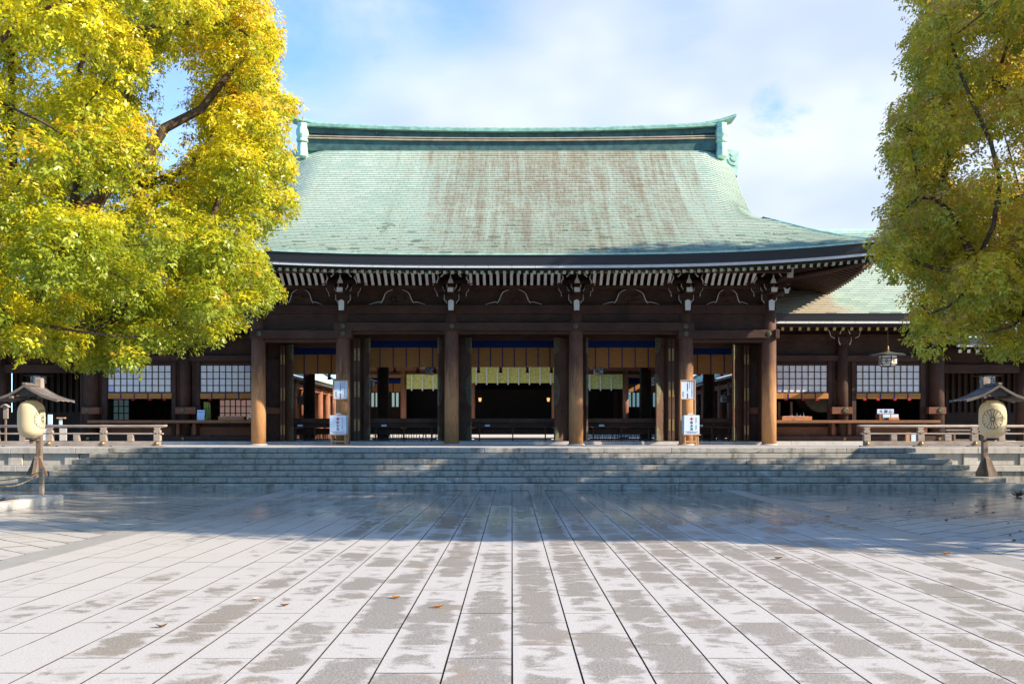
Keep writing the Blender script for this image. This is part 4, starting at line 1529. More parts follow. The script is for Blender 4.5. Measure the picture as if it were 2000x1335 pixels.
# ------------------------------------------------------------------ offertory boxes in the bays
def offertory(label, px0, px1, knob, slats):
    D = 37.9
    t = thing('offertory_box', label, 'offertory box', ((X(px0, D) + X(px1, D)) / 2, D, PLI), 'long wooden offertory boxes in the bays of the hall')
    pbox('top_rail', px0, px1, 816.5, 825, D, 0.4, W_DOOR, t, 0.012)
    pbox('front_panel', px0 + 1, px1 - 1, 825.3, 833, D + 0.06, 0.3, W_DARK, t)
    pbox('shelf', px0 + 1, px1 - 1, 832.6, 834.4, D - 0.35, 0.42, W_DOOR, t, 0.006)
    pbox('lower_panel', px0 + 1, px1 - 1, 836, 848, D + 0.12, 0.06, W_DARK, t)
    pbox('foot_rail', px0 + 6, px1 - 6, 856, 858.3, D - 0.05, 0.06, W_DARK, t)
    wdt = px1 - px0
    for f in (0.10, 0.5, 0.89):
        pbox('leg', px0 + wdt * f - 1.2, px0 + wdt * f + 1.2, 834.5, 862, D - 0.28, 0.06, W_DOOR, t)
        pbox('iron_plate', px0 + wdt * f - 1, px0 + wdt * f + 7, 819.3, 821.5, D - 0.01, 0.012, IRON, t)
        b_ = MB().lathe([(0.012, 0), (0.03, .015), (0.012, .03)], (X(px0 + wdt * f + 3, D), D + 0.03, Z(828.5, D)), 8)
        obj('knob', b_, BRASS if (knob and f == 0.5) else IRON, t)
    if slats:
        b_ = MB()
        x = X(px0 + 2, D)
        while x < X(px1 - 2, D):
            tl = rnd.uniform(-0.05, 0.05)
            w_ = rnd.uniform(0.012, 0.03)
            z0, z1 = PLI, Z(848, D)
            b_.add([(x, D + .2, z0), (x + w_, D + .2, z0), (x + w_ + tl, D + .2, z1), (x + tl, D + .2, z1)], [(0, 1, 2, 3)])
            x += rnd.uniform(0.03, 0.085)
        obj('slat', b_, IRON, t, kind='stuff')
    card = MB().box(X(px0 + wdt * .2 - 5, D), X(px0 + wdt * .2 + 5, D), D - .3, D - .1, Z(832.4, D), Z(831.5, D))
    return t


offertory('dark offertory box in the leftmost bay behind a donation stand', 567, 662, False, True)
offertory('dark offertory box in the bay left of the centre', 720, 858, False, True)
offertory('dark offertory box with a gilt knob in the central bay', 920, 1083, True, False)
offertory('dark offertory box in the bay right of the centre', 1145, 1282, False, True)
offertory('dark offertory box in the rightmost bay beside sunlit column', 1348, 1433, True, True)
for lab, px in (('small white card on the shelf of the leftmost offertory box', 586), ('small white card on the offertory shelf left of the centre', 750), ('small white card on the shelf of the central offertory box', 952),
                ('small white card on the offertory shelf right of the centre', 1175), ('small white card on the shelf of the rightmost offertory box', 1368)):
    b_ = MB()
    x = X(px, 37.6); z = Z(832.4, 37.6)
    b_.prism([(37.58, z + .002), (37.68, z + .002), (37.63, z + .075)], 'x', x - 0.1, x + 0.1)
    obj('card', b_, SIGNW, label=lab, cat='card', group='small white cards on the offertory shelves')

# ------------------------------------------------------------------ inner courtyard: hall, side galleries
inner = thing('inner_hall', 'inner shrine hall with yellow curtains seen through the central bay', 'shrine hall', (0, 60, PLI))
D = 66.0
for px in (663, 788, 922, 1083, 1222, 1345):
    obj('column', MB().lathe([(0.21, 0), (0.20, 5.2)], (X(px, D), D, PLI), 16), W_REDZ, inner)
pbox('beam', 640, 1370, 716, 723, D - 0.25, 0.5, W_RED, inner, .02)
pbox('lower_beam', 700, 792, 730, 737, D - 0.2, 0.4, W_RED, inner, .02)
pbox('lower_beam', 1218, 1320, 730, 737, D - 0.2, 0.4, W_RED, inner, .02)
mb = MB()
mb.box(-12, 12, D + 0.4, D + 9, 6.75, 6.9)
mb.box(-12, 12, D + 8, D + 8.2, PLI, 6.3)
mb.box(-12, -11.8, D + 0.4, D + 8, PLI, 6.3)
mb.box(11.8, 12, D + 0.4, D + 8, PLI, 6.3)
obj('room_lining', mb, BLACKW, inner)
pbox('floor', 700, 1310, 839, 843, D - 0.4, 8.0, W_RED, inner)
pbox('stone_base', 640, 1370, 843.2, 853.5, D - 0.3, 8.0, GRAVEL, inner)
pbox('filler_wall', 640, 921, 716, 731, D + 0.1, 0.1, W_RED, inner)
pbox('filler_wall', 1083, 1370, 716, 731, D + 0.1, 0.1, W_RED, inner)
pbox('upper_wall', 640, 1370, 600, 716, D, 0.15, W_RED, inner)
PI_ = lambda x, s: Vector((x, D - 3.0 + s, 6.1 + 0.6 * s))
obj('roof', grid(PI_, lambda s: 13.0, 6.0, 2, 4, 0), TEAL, inner)
obj('added_sun_screen', MB().box(7.85, 7.95, D + .3, D + 8, PLI, 6.7), BLACKW, inner)  # added panel that keeps a sun strip off the dark back wall
for px0, px1 in ((925, 1081), (798, 858), (1146, 1216)):
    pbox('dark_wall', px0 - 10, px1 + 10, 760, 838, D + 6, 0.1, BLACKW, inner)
for lab, px0, px1, py0, py1, sp in (('wide yellow green curtain hung across the inner hall', 921, 1082, 712, 748, 20.8), ('yellow green curtain left of the wide one', 795, 858, 731, 759.5, 21), ('yellow green curtain right of the wide one', 1143, 1215, 731, 759.5, 21)):
    t = thing('curtain', lab, 'curtain', (X((px0 + px1) / 2, D), D, Z(py1, D)), 'yellow green curtains of the inner hall')
    b_ = MB()
    n_ = 60
    for i in range(n_):
        xa, xb = X(px0 + (px1 - px0) * i / n_, D), X(px0 + (px1 - px0) * (i + 1) / n_, D)
        ya, yb = (D - 0.3 + 0.006 * math.sin(v * 0.9) for v in (i, i + 1))
        b_.add([(xa, ya, Z(py1, D)), (xb, yb, Z(py1, D)), (xb, yb, Z(py0, D)), (xa, ya, Z(py0, D))], [(0, 1, 2, 3)], 0, True)
    obj('cloth', b_, CURTAIN, t)
    px = px0 + 9
    while px < px1:
        pbox('white_tie', px - 1.2, px + 1.2, py0, py1 + 3, D - 0.37, 0.03, WHITE, t)
        px += sp
GI = 'bamboo blinds of the inner buildings'
blind('far bamboo blind seen through the bay left of the centre', 700, 784, 741, 748.5, 765, 69.0, (725.5, 768), ((727, 0), (770, 0)), GI)
blind('far bamboo blind seen through the bay right of the centre', 1228, 1290, 742, 749, 765, 69.0, (1240, 1283), ((1242, 0),), GI)
for sg in (-1, 1):
    lab = ('reddish side gallery of the inner courtyard, seen through the leftmost bay' if sg < 0 else 'shaded side gallery of the inner courtyard, seen through the rightmost bay')
    t = thing('gallery', lab, 'gallery', (sg * 13, 55, PLI))
    for y in (47.6, 50.0, 52.4, 54.8, 57.2, 59.6, 62.0, 64.4):
        obj('column', MB().lathe([(0.21, 0), (0.20, 3.2)], (sg * 12.1, y, PLI), 14), W_REDZ, t)
    obj('beam', MB().box(sg * 12.0, sg * 12.25, 46.5, 66, 4.10, 4.35), W_RED, t)
    n_ = 60
    b_ = MB()
    for i in range(n_):
        y = 46.8 + i * 0.32
        b_.box(sg * 11.45, sg * 12.6, y, y + 0.1, 4.50, 4.62, 0)
        b_.box(sg * 11.43, sg * 11.448, y - .01, y + .11, 4.49, 4.63, 1)
    obj('rafter', b_, [W_RED, WHITE], t, kind='stuff')
    b_ = MB()
    b_.add([(sg * 11.2, 46.5, 4.66), (sg * 11.2, 66, 4.66), (sg * 14.2, 66, 6.5), (sg * 14.2, 46.5, 6.5), (sg * 17.2, 46.5, 4.66), (sg * 17.2, 66, 4.66)], [(0, 1, 2, 3), (3, 2, 5, 4)])
    b_.box(sg * 11.2, sg * 11.3, 46.5, 66, 4.63, 4.80)
    obj('roof', b_, TEAL_L, t)
    obj('back_wall', MB().box(sg * 15.5, sg * 15.6, 46.5, 66, PLI, 5.4), W_RED, t)
    obj('end_wall', MB().box(sg * 11.6, sg * 15.6, 66.0, 66.2, PLI, 5.4), W_RED, t)
    lat = MB()
    for i in range(40):
        y = 47 + i * 0.45
        lat.box(sg * 15.4, sg * 15.49, y, y + 0.2, 1.9, 3.9)
    obj('lattice_bar', lat, W_DARKZ, t, kind='stuff')
    # lattice window at the rear of the court
    wn = thing('lattice_window', ('far lattice window glowing beside the left yellow curtain' if sg < 0 else 'far lattice window glowing beside the right yellow curtain'), 'window', (sg * 9, 70, 2))
    cx = 748 if sg < 0 else 1258
    pbox('rear_wall', cx - 60, cx + 45, 765, 840, 70.1, 0.1, W_DARK, wn)
    pn = mesh('pane', MB().box(-.09, .09, 0, .01, -.13, .13), emis('emissive_paper', (0.30, 0.42, 0.40), 0.35) if sg < 0 else emis('emissive_blue_paper', (0.20, 0.36, 0.40), 0.3))  # panes emit by themselves, standing in for daylight behind the paper
    for i in range(8):
        for j in range(4):
            px, py = cx - 28 + i * 8, 770 + j * 6.8
            if 4 <= i <= 5 and sg < 0: continue
            piece('pane', pn, wn, (X(px, 70.05), 70.05, Z(py, 70.05)))
# glowing lamps deep inside the inner hall
GLOW = emis('lamp_glow', (1.0, 0.50, 0.17), 0.55)
for lab, px, py in (('small lit paper lamp at the left of the dark inner hall', 937.5, 780), ('small lit paper lamp at the right of the dark inner hall', 1071, 780), ('small lit paper lamp low beside the left door leaf', 925, 793)):
    Dl = 70.0
    x, z = X(px, Dl), Z(py, Dl)
    t = thing('lamp', lab, 'lamp', (x, Dl, z - .2), 'lit lamps in the dark inner hall')
    obj('shade', MB().lathe([(0.075, -.14), (0.10, 0.0), (0.115, 0.13)], (x, Dl, z), 8, 0, False), GLOW, t)
    obj('rod', MB().cyl((x, Dl, z + .14), (x, Dl, 6.2), 0.012, n=6), IRON, t)

# ------------------------------------------------------------------ hanging lanterns
def make_hanging(loc, label, sc):
    t = thing('hanging_lantern', label, 'lantern', loc, 'hexagonal metal lanterns hung under the eaves')
    x, y, z = loc
    N = 6
    def ring(r, zz, a0=R(30)):
        return [(x + r * math.cos(a0 + i * math.pi / 3), y + r * math.sin(a0 + i * math.pi / 3), zz) for i in range(N)]
    b_ = MB()
    for i in range(N):
        a0, a1 = R(30) + i * math.pi / 3, R(30) + (i + 1) * math.pi / 3
        P = lambda a, r, zz: (x + r * math.cos(a), y + r * math.sin(a), zz)
        b_.add([P(a0, .34, z + .05), P(a1, .34, z + .05), P(a1, .34, z + .38), P(a0, .34, z + .38)], [(0, 1, 2, 3)])
        b_.add([P(a0, .24, z - .02), P(a1, .24, z - .02), P(a1, .34, z + .05), P(a0, .34, z + .05)], [(0, 1, 2, 3)])
    obj('paper_panel', b_, PAPER, t)
    fr = MB()
    r1, r2, r3, r0 = ring(.35, z + .05), ring(.35, z + .27), ring(.35, z + .40), ring(.245, z - .03)
    for i in range(N):
        j = (i + 1) % N
        fr.tube([r0[i], r1[i], r3[i]], .018, 4)
        for rr in (r0, r1, r2, r3): fr.tube([rr[i], rr[j]], .014, 4)
        m0 = [(r1[i][q] + r1[j][q]) / 2 for q in range(3)]
        cx_, cy_ = x + (m0[0] - x) * 1.012, y + (m0[1] - y) * 1.012
        fr.tube([((r1[i][0] * .97 + x * .03), (r1[i][1] * .97 + y * .03), z + .16), ((r1[j][0] * .97 + x * .03), (r1[j][1] * .97 + y * .03), z + .16)], .008, 4)
    obj('frame', fr, IRON, t)
    em = MB()
    for i in range(N):
        j = (i + 1) % N
        m0 = Vector(((r1[i][0] + r1[j][0]) / 2, (r1[i][1] + r1[j][1]) / 2, z + .16))
        nv = Vector((m0.x - x, m0.y - y, 0)).normalized()
        em.cyl(m0 - nv * 0.01, m0 + nv * 0.008, .072, n=12)
    obj('round_crest', em, BRASS, t)
    rf = MB().lathe([(.72, .405), (.70, .425), (.40, .47), (.14, .53), (.05, .58)], (x, y, z), 6, 0, False)
    obj('hood', rf, HOOD, t)
    obj('finial', MB().lathe([(.03, .57), (.065, .62), (.03, .67), (.05, .71), (.008, .78)], (x, y, z), 10), BRASS, t)
    obj('chain', MB().cyl((x, y, z + .78), (x, y, z + 1.6), .008, n=5), IRON, t)
    t.scale = (sc,) * 3
    return t


lan = make_hanging((X(1734, 36.9), 36.9, Z(713.5, 36.9)), 'large hexagonal metal lantern under the eave of the right wing', 1.0)
for lab, px, py, Dl, sc in (
        ('hexagonal metal lantern behind the roof of the right standing lantern', 1928, 751, 39.5, 0.9),
        ('hexagonal metal lantern behind the roof of the left standing lantern', 75, 751, 39.5, 0.9),
        ('hexagonal metal lantern half hidden by leaves over the left wing window', 277, 707, 36.9, 0.9),
        ('hanging lantern before the sunlit columns of the leftmost bay', 592, 789, 49.0, 0.82),
        ('hanging lantern at the left edge of the bay left of the centre', 723, 755, 50.0, 0.75),
        ('hanging lantern left of the wide yellow curtain', 840, 730, 52.0, 0.8),
        ('hanging lantern right of the wide yellow curtain', 1169, 730, 52.0, 0.8),
        ('hanging lantern at the right edge of the bay right of the centre', 1279, 752, 50.0, 0.75),
        ('small hanging lantern in the shade of the rightmost bay', 1416, 785, 49.0, 0.7)):
    dup(lan, (X(px, Dl), Dl, Z(py, Dl)), lab, None, rnd.uniform(0, 1), sc)

# ------------------------------------------------------------------ railings
def railing(sg):
    t = thing('railing', 'weathered grey timber railing on the platform left of the steps' if sg < 0 else 'sunlit grey timber railing on the platform right of the steps', 'railing', (sg * 16, 31.7, PLAT))
    D = 31.7
    x0, x1 = 11.72, 21.5
    def bx(name, xa, xb, ya, yb, za, zb, mat=W_GREY, par=t, ch=.012):
        return obj(name, MB().box(sg * xa, sg * xb, ya, yb, za, zb, 0, ch), mat, par)
    bx('bottom_beam', x0 + 0.05, x1, D - .09, D + .09, PLAT + 0.02, PLAT + .175)
    bx('middle_rail', x0 - 0.05, x1, D - .06, D + .06, PLAT + .40, PLAT + .455)
    obj('top_rail', MB().tube([(sg * (x0 - .18), D, PLAT + .70), (sg * (x0 - .05), D, PLAT + .675), (sg * x1, D, PLAT + .675)], [.03, .048, .048], 12), W_GREY, t)
    x = 11.86
    while x < x1:
        bx('sole_block', x - .22, x + .22, D - .12, D + .12, PLAT + 0.002, PLAT + .03)
        bx('post', x - .11, x + .11, D - .085, D + .085, PLAT + .176, PLAT + .399)
        p = MB().prism([(sg * x - .10, PLAT + .456), (sg * x + .10, PLAT + .456), (sg * x + .105, PLAT + .53), (sg * x + .06, PLAT + .57), (sg * x + .10, PLAT + .60), (sg * x + .10, PLAT + .64), (sg * x - .10, PLAT + .64), (sg * x - .10, PLAT + .60), (sg * x - .06, PLAT + .57), (sg * x - .105, PLAT + .53)], 'y', D - .075, D + .075)
        obj('post_head', p, W_GREY, t)
        b_ = MB().lathe([(.0, 0), (.075, .0), (.07, .03), (.035, .065), (.006, .075)], (0, 0, 0), 12)
        b2 = MB(); b2.add([(sg * x + a, D - .085 - c, PLAT + .10 + bb) for a, bb, c in b_.v], b_.f, 0, True)
        obj('boss', b2, BRASS, t)
        b3 = MB(); b3.add([(sg * x + a * .45, D - .055 - c * .5, PLAT + .43 + bb * .45) for a, bb, c in b_.v], b_.f, 0, True)
        obj('small_boss', b3, W_GREYZ, t)
        if x + .9 < x1:
            bx('short_strut', x + .80, x + 1.0, D - .07, D + .07, PLAT + .176, PLAT + .399)
        sp_ = MB()
        for q in range(9):
            xx = sg * x + (q - 4) * .028
            sp_.cyl((xx, D, PLAT + .72), (xx, D, PLAT + .755), .006, .002, 5)
        obj('spike_strip', sp_, IRON, t, kind='stuff')
        x += 1.8
    return t


railing(-1), railing(1)

# ------------------------------------------------------------------ standing paper lanterns
def chrys(par, c, rad, R_, az, name='chrysanthemum_crest'):
    """sixteen petal outline laid on the lantern's barrel"""
    def S(u, v):
        r_ = R_(v) + 0.006
        a = az + u / 0.36
        return Vector((c[0] + r_ * math.sin(a), c[1] - r_ * math.cos(a), c[2] + v))
    b_ = MB()
    def line(pts, w_=0.014):
        for (u0, v0), (u1, v1) in zip(pts, pts[1:]):
            d = Vector((u1 - u0, v1 - v0, 0))
            if d.length < 1e-6: continue
            n_ = Vector((-d.y, d.x, 0)).normalized() * w_ / 2
            b_.add([S(u0 + n_.x, v0 + n_.y), S(u1 + n_.x, v1 + n_.y), S(u1 - n_.x, v1 - n_.y), S(u0 - n_.x, v0 - n_.y)], [(0, 1, 2, 3)])
    rc = rad * 0.15
    line([(rc * math.cos(q), rc * math.sin(q)) for q in [2 * math.pi * i / 20 for i in range(21)]])
    for i in range(16):
        a = 2 * math.pi * i / 16
        a0, a1 = a - math.pi / 16, a + math.pi / 16
        rt = rad * 0.86
        line([(rc * math.cos(a0), rc * math.sin(a0)), (rt * math.cos(a0), rt * math.sin(a0))])
        hw = rt * math.sin(math.pi / 16)
        arc = []
        for k in range(9):
            q = -math.pi / 2 + math.pi * k / 8
            rr, tt = rt * math.cos(math.pi / 16) + hw * 0.95 * math.cos(q), hw * math.sin(q)
            arc.append((rr * math.cos(a) - tt * math.sin(a), rr * math.sin(a) + tt * math.cos(a)))
        line(arc)
    obj(name, b_, INK, par)


def stand(sg, label):
    cx, cy = sg * 13.76, 27.12
    t = thing('standing_lantern', label, 'lantern', (cx, cy + .4, 2 * RISE))
    zb = 2 * RISE
    py_ = cy + 0.42
    px_ = cx - sg * .02
    obj('post', MB().box(px_ - .075, px_ + .075, py_ - .065, py_ + .065, zb, 3.16, 0, .012), W_GREYZ, t)
    obj('post_head', MB().box(px_ - .10, px_ + .10, py_ - .10, py_ + .09, 2.86, 3.17, 0, .02), W_GREY, t)
    for a in range(4):
        q = a * math.pi / 2
        b_ = MB()
        poly = [(.07, 0), (.31, 0), (.29, .10), (.19, .30), (.11, .52), (.07, .58)]
        vs = []
        for thick in (-.055, .055):
            for u, z in poly:
                vs.append((px_ + u * math.cos(q) - thick * math.sin(q), py_ - .1 + u * math.sin(q) * .8 + thick * math.cos(q), zb + z))
        n_ = len(poly)
        b_.add(vs, [(i, (i + 1) % n_, n_ + (i + 1) % n_, n_ + i) for i in range(n_)] + [tuple(reversed(range(n_))), tuple(range(n_, 2 * n_))])
        obj('foot', b_, W_GREYZ, t)
    obj('bracket_arm', MB().box(px_ - .04, px_ + .04, cy - .1, py_, 1.345, 1.40, 0, .01), W_GREYZ, t)
    obj('upper_arm', MB().box(px_ - .04, px_ + .04, cy - .2, py_, 2.60, 2.68, 0, .01), W_GREYZ, t)
    # gabled board roof, ridge running away from the viewer
    pr = [(0.0, 2.93), (.20, 2.80), (.45, 2.66), (.70, 2.57), (.93, 2.51)]
    b_ = MB()
    y0, y1 = cy - .38, cy + .62
    rfo = obj('roof', MB().box(cx - .06, cx + .06, y0 - .04, y1 + .04, 2.92, 3.00, 0, .015), W_ROOF, t)
    for s in (-1, 1):
        nb = 7
        for i in range(nb):
            ya, yb = y0 + (y1 - y0) * i / nb + .004, y0 + (y1 - y0) * (i + 1) / nb - .004
            top = [(cx + s * u, z + (.012 if i % 2 else 0)) for u, z in pr]
            low = [(x, z - .03) for x, z in reversed(top)]
            obj('roof_board', MB().prism(top + low, 'y', ya, yb), W_ROOF, rfo)
        for yy in (y0 - .03, y1):
            top = [(cx + s * (u * 1.01), z + .02) for u, z in pr]
            low = [(x, z - .075) for x, z in reversed(top)]
            obj('verge_board', MB().prism(top + low, 'y', yy, yy + .035), W_ROOF, rfo)
        obj('purlin', MB().box(cx + s * .36, cx + s * .44, y0, y1, 2.56, 2.63), W_ROOF, rfo)
    obj('gable_board', MB().prism([(cx - .30, 2.62), (cx + .30, 2.62), (cx, 2.86)], 'y', y0 + .08, y0 + .11), W_ROOF, rfo)
    # paper body
    zc = 1.97
    hh = .54
    def RB(v):
        k = min(1.0, abs(v) / hh)
        return .365 * (1 - 0.06 * k * k) * (max(0.0, 1 - k ** 5)) ** 0.5 + .0 if k < .985 else .14
    profl = [(max(.15, RB(v)), v) for v in [-hh + 2 * hh * i / 36 for i in range(37)]]
    body = obj('paper_body', MB().lathe(profl, (cx, cy, zc), 36), LANTERN, t)
    for s, nm in ((-1, 'lower_ring'), (1, 'upper_ring')):
        obj(nm, MB().cyl((cx, cy, zc + s * hh), (cx, cy, zc + s * (hh + .045)), .165, n=20), IRON, body)
    if sg < 0:
        obj('hanging_knob', MB().lathe([(.05, -.10), (.055, -.04), (.03, 0)], (cx, cy, zc - hh - .05), 10), BRASS, body)
    az = R(80) if sg < 0 else R(-27)
    chrys(body, (cx, cy, zc - .0), .285 if sg > 0 else .27, RB, az)
    if sg < 0: chrys(body, (cx, cy, zc), .27, RB, az + math.pi)
    return t


stand(-1, 'cream paper lantern on roofed timber stand by the rope fence')
stand(1, 'sunlit cream paper lantern on roofed timber stand beside grey railing')


# ------------------------------------------------------------------ writing
def text_mesh(name, body, size, mat, align='CENTER', line=1.0):
    cu = bpy.data.curves.new('t', 'FONT')
    cu.body = body
    cu.size = size
    cu.align_x = align
    cu.align_y = 'TOP'
    cu.space_line = line
    cu.extrude = 0.002
    ob = bpy.data.objects.new('t', cu)
    COL.objects.link(ob)
    dg = bpy.context.evaluated_depsgraph_get()
    me = bpy.data.meshes.new_from_object(ob.evaluated_get(dg))
    bpy.data.objects.remove(ob)
    me.name = name
    me.materials.clear()
    me.materials.append(mat)
    return me


def writing(name, body, x, y, z, size, parent, mat=INK, line=1.0, align='CENTER'):
    return piece(name, text_mesh(name, body, size, mat, align, line), parent, (x, y, z), (R(90), 0, 0))


V = lambda s_: '\n'.join(s_)


def donation(px0, px1, sgn, which):
    """white box on a four-legged stand, and a framed notice behind it"""
    D = 34.9
    xa, xb = X(px0, D), X(px1, D)
    zt, zb = Z(810.5, D), Z(847.5, D)
    st = thing('box_stand', 'low wooden stand under the %s donation box' % which, 'stand', ((xa + xb) / 2, D + .2, PLAT), 'wooden stands under the donation boxes')
    obj('top_board', MB().box(xa - .05, xb + .05, D - .02, D + .46, zb - .04, zb - .002, 0, .006), W_NEW, st)
    for x in (xa + .02, xb - .07):
        for y in (D + .02, D + .36):
            obj('leg', MB().box(x, x + .05, y, y + .05, PLAT, zb - .04, 0, .006), W_NEW, st)
    for y in (D + .03, D + .37):
        obj('stretcher', MB().box(xa + .06, xb - .06, y, y + .03, PLAT + .12, PLAT + .17), W_NEW, st)
    t = thing('donation_box', 'white donation box with red cross before the %s' % ('column left of the hall centre' if which == 'left' else 'sunlit column at right'), 'donation box', ((xa + xb) / 2, D + .2, zb), 'white donation boxes with red cross')
    obj('body', MB().box(xa, xb, D, D + .44, zb, zt, 0, .006), SIGNW, t)
    sl_ = obj('slot_tray', MB().box((xa + xb) / 2 - .14, (xa + xb) / 2 + .14, D + .12, D + .3, zt, zt + .04), W_NEW, t)
    obj('slot_card', MB().box((xa + xb) / 2 - .1, (xa + xb) / 2 + .1, D + .18, D + .2, zt + .04, zt + .075), SIGNW, t)
    cx = xa + (xb - xa) * .50
    cz = zt - .13
    cr = MB().box(cx - .02, cx + .02, D - .006, D - .001, cz - .063, cz + .063)
    cr.box(cx - .063, cx - .0201, D - .006, D - .001, cz - .02, cz + .02)
    cr.box(cx + .0201, cx + .063, D - .006, D - .001, cz - .02, cz + .02)
    obj('red_cross', cr, REDP, t)
    writing('lettering', V('献金箱'), cx, D - .004, zt - .22, .105, t, INK, 1.15)
    writing('small_lettering', V('日本赤十字社'), cx + .165, D - .004, zt - .09, .032, t, INK, 1.0)
    writing('small_lettering', V('東京都支部'), cx + .165, D - .004, zt - .36, .032, t, INK, 1.0)
    writing('blue_lettering', 'The JAPANESE RedCross Society\nCONTRIBUTION BOX', cx, D - .004, zb + .115, .036, t, BLUEINK, 1.15)
    # framed notice
    D2 = 35.48
    fx0, fx1 = (X(650, D2), X(681, D2)) if sgn < 0 else (X(1328.5, D2), X(1358.5, D2))
    n = thing('notice_board', 'framed white notice on tall posts behind the %s donation box' % which, 'notice board', ((fx0 + fx1) / 2, D2, PLAT), 'framed notices behind the donation boxes')
    t0, b0 = Z(741.5, D2), Z(780, D2)
    for x in (fx0, fx1 - .045):
        obj('post', MB().box(x, x + .045, D2 - .02, D2 + .03, PLAT, t0, 0, .006), W_NEW, n)
    for z in (t0 - .04, b0):
        obj('frame_rail', MB().box(fx0 + .046, fx1 - .046, D2 - .025, D2 + .03, z, z + .04, 0, .004), W_NEW, n)
    obj('sheet', MB().box(fx0 + .046, fx1 - .046, D2 + .0, D2 + .012, b0 + .04, t0 - .04), SIGNW, n)
    obj('foot_rail', MB().box(fx0 + .046, fx1 - .046, D2 - .01, D2 + .02, PLAT + .10, PLAT + .15), W_NEW, n)
    mx = (fx0 + fx1) / 2
    writing('lettering', V('「熊本地震災害」 義援金箱'), mx - .01, D2 - .003, t0 - .07, .05, n, INK, .98)
    writing('small_lettering', V('皆様のご協力をお願い'), mx + .075, D2 - .003, t0 - .07, .026, n, INK, 1.0)
    writing('small_lettering', V('被災された方々に心よりお見舞申し上げます'), mx + .155, D2 - .003, t0 - .06, .032, n, INK, .92)
    writing('small_lettering', V('明治神宮'), mx - .16, D2 - .003, t0 - .45, .035, n, INK, 1.6)
    writing('small_lettering', V('日本赤十字社'), mx - .20, D2 - .003, t0 - .45, .026, n, INK, 1.2)


donation(644, 676, -1, 'left')
donation(1336, 1366, 1, 'right')

# ------------------------------------------------------------------ things on the wing counters
DC = 37.75
CT = Z(820, 37.55) + 0.003
def tray(label, px0, px1, sg):
    t = thing('tray', label, 'tray', (X((px0 + px1) / 2, DC), DC + .15, CT), 'wooden charm trays on the counters')
    xa, xb = X(px0, DC), X(px1, DC)
    h = .15
    for nm, q in (('front_board', (xa, xb, DC, DC + .02)), ('back_board', (xa, xb, DC + .38, DC + .4)), ('end_board', (xa, xa + .02, DC + .021, DC + .379)), ('end_board', (xb - .02, xb, DC + .021, DC + .379))):
        obj(nm, MB().box(*q, CT, CT + h), W_TRAY, t)
    obj('base_board', MB().box(xa + .021, xb - .021, DC + .021, DC + .379, CT, CT + .03), W_TRAY, t)
    obj('front_tab', MB().box((xa + xb) / 2 - .12, (xa + xb) / 2 + .12, DC - .03, DC - .002, CT, CT + .05), W_NEW, t)
    x = xa + .06
    k = 0
    while x < xb - .15:
        w_ = rnd.uniform(.08, .16)
        b_ = MB().box(x, x + w_, DC + .05, DC + .34, CT + .09, CT + .155 + rnd.uniform(0, .03))
        obj('charm_packet', b_, [SIGNW, PAPER_B, WHITE][k % 3], t)
        x += w_ + .04
        k += 1


tray('long orange tray of charms on the left wing counter', 426, 476, -1)
tray('long orange tray of charms before the round drum', 1528, 1586, 1)
b_ = MB()
xa, xb = X(384.5, DC), X(399, DC)
b_.add([(xa - .02, DC + .12, Z(800, DC)), (xb - .02, DC + .12, Z(800, DC)), (xb, DC, CT), (xa, DC, CT), (xa - .02, DC + .13, Z(800, DC)), (xb - .02, DC + .13, Z(800, DC)), (xb, DC + .01, CT), (xa, DC + .01, CT)],
       [(3, 2, 1, 0), (4, 5, 6, 7), (0, 1, 5, 4), (0, 4, 7, 3), (1, 2, 6, 5)])
po = thing('poster', 'pale blue poster leaning on the left wing counter', 'poster', ((xa + xb) / 2, DC, CT))
obj('sheet', b_, plain('pale_blue_poster', (0.42, 0.56, 0.82), 0.5, 0.3, 0.04), po)
mk = MB()
mk.cyl(((xa + xb) / 2 + .05, DC + .035, CT + .12), ((xa + xb) / 2 + .05, DC + .028, CT + .12), .05, n=10)
mk.box(xa + .05, xa + .12, DC + .03, DC + .036, CT + .06, CT + .17)
obj('printed_figure', mk, WHITE, po)
obj('printed_title', MB().box(xa + .04, xb - .06, DC + .085, DC + .09, CT + .31, CT + .33), BLUEINK, po)
bam = thing('bamboo_stalks', 'cut green bamboo stalks standing behind the blue poster', 'bamboo', (X(404, 38.0), 38.0, CT))
BG = plain('green_bamboo', (0.16, 0.20, 0.03), 0.5, 0.4, 0.4, 8)
for px, h in ((399.5, 36), (403, 35), (406.5, 36), (409.5, 34)):
    x = X(px, 38.0)
    obj('stalk', MB().cyl((x, 38.0 + (px % 2) * .03, CT), (x - .02, 38.02 + (px % 2) * .03, CT + h * .0205), .032, .03, 10), BG, bam)
ws = thing('price_sign', 'small white sign on a tray beside the leftmost hall column', 'sign', (X(489, DC), DC, CT))
obj('card', MB().box(X(488, DC), X(495, DC), DC + .1, DC + .115, Z(808, DC), Z(797.5, DC)), SIGNW, ws)
obj('box', MB().box(X(485, DC), X(498, DC), DC, DC + .25, CT, CT + .1), W_TRAY, ws)
obj('lid', MB().box(X(485, DC), X(498, DC), DC, DC + .25, CT + .102, CT + .17), SIGNW, ws)
fb = thing('fortune_box', 'wooden fortune box with white sign on the right wing counter', 'fortune box', (X(1738, DC), DC + .2, CT))
obj('body', MB().box(X(1719, DC), X(1757, DC), DC + .1, DC + .5, CT, Z(808, DC), 0, .01), W_COUNTER, fb)
sg_ = obj('sign_board', MB().box(X(1719, DC), X(1751.5, DC), DC + .3, DC + .33, Z(807.5, DC) + .003, Z(798, DC)), SIGNW, fb)
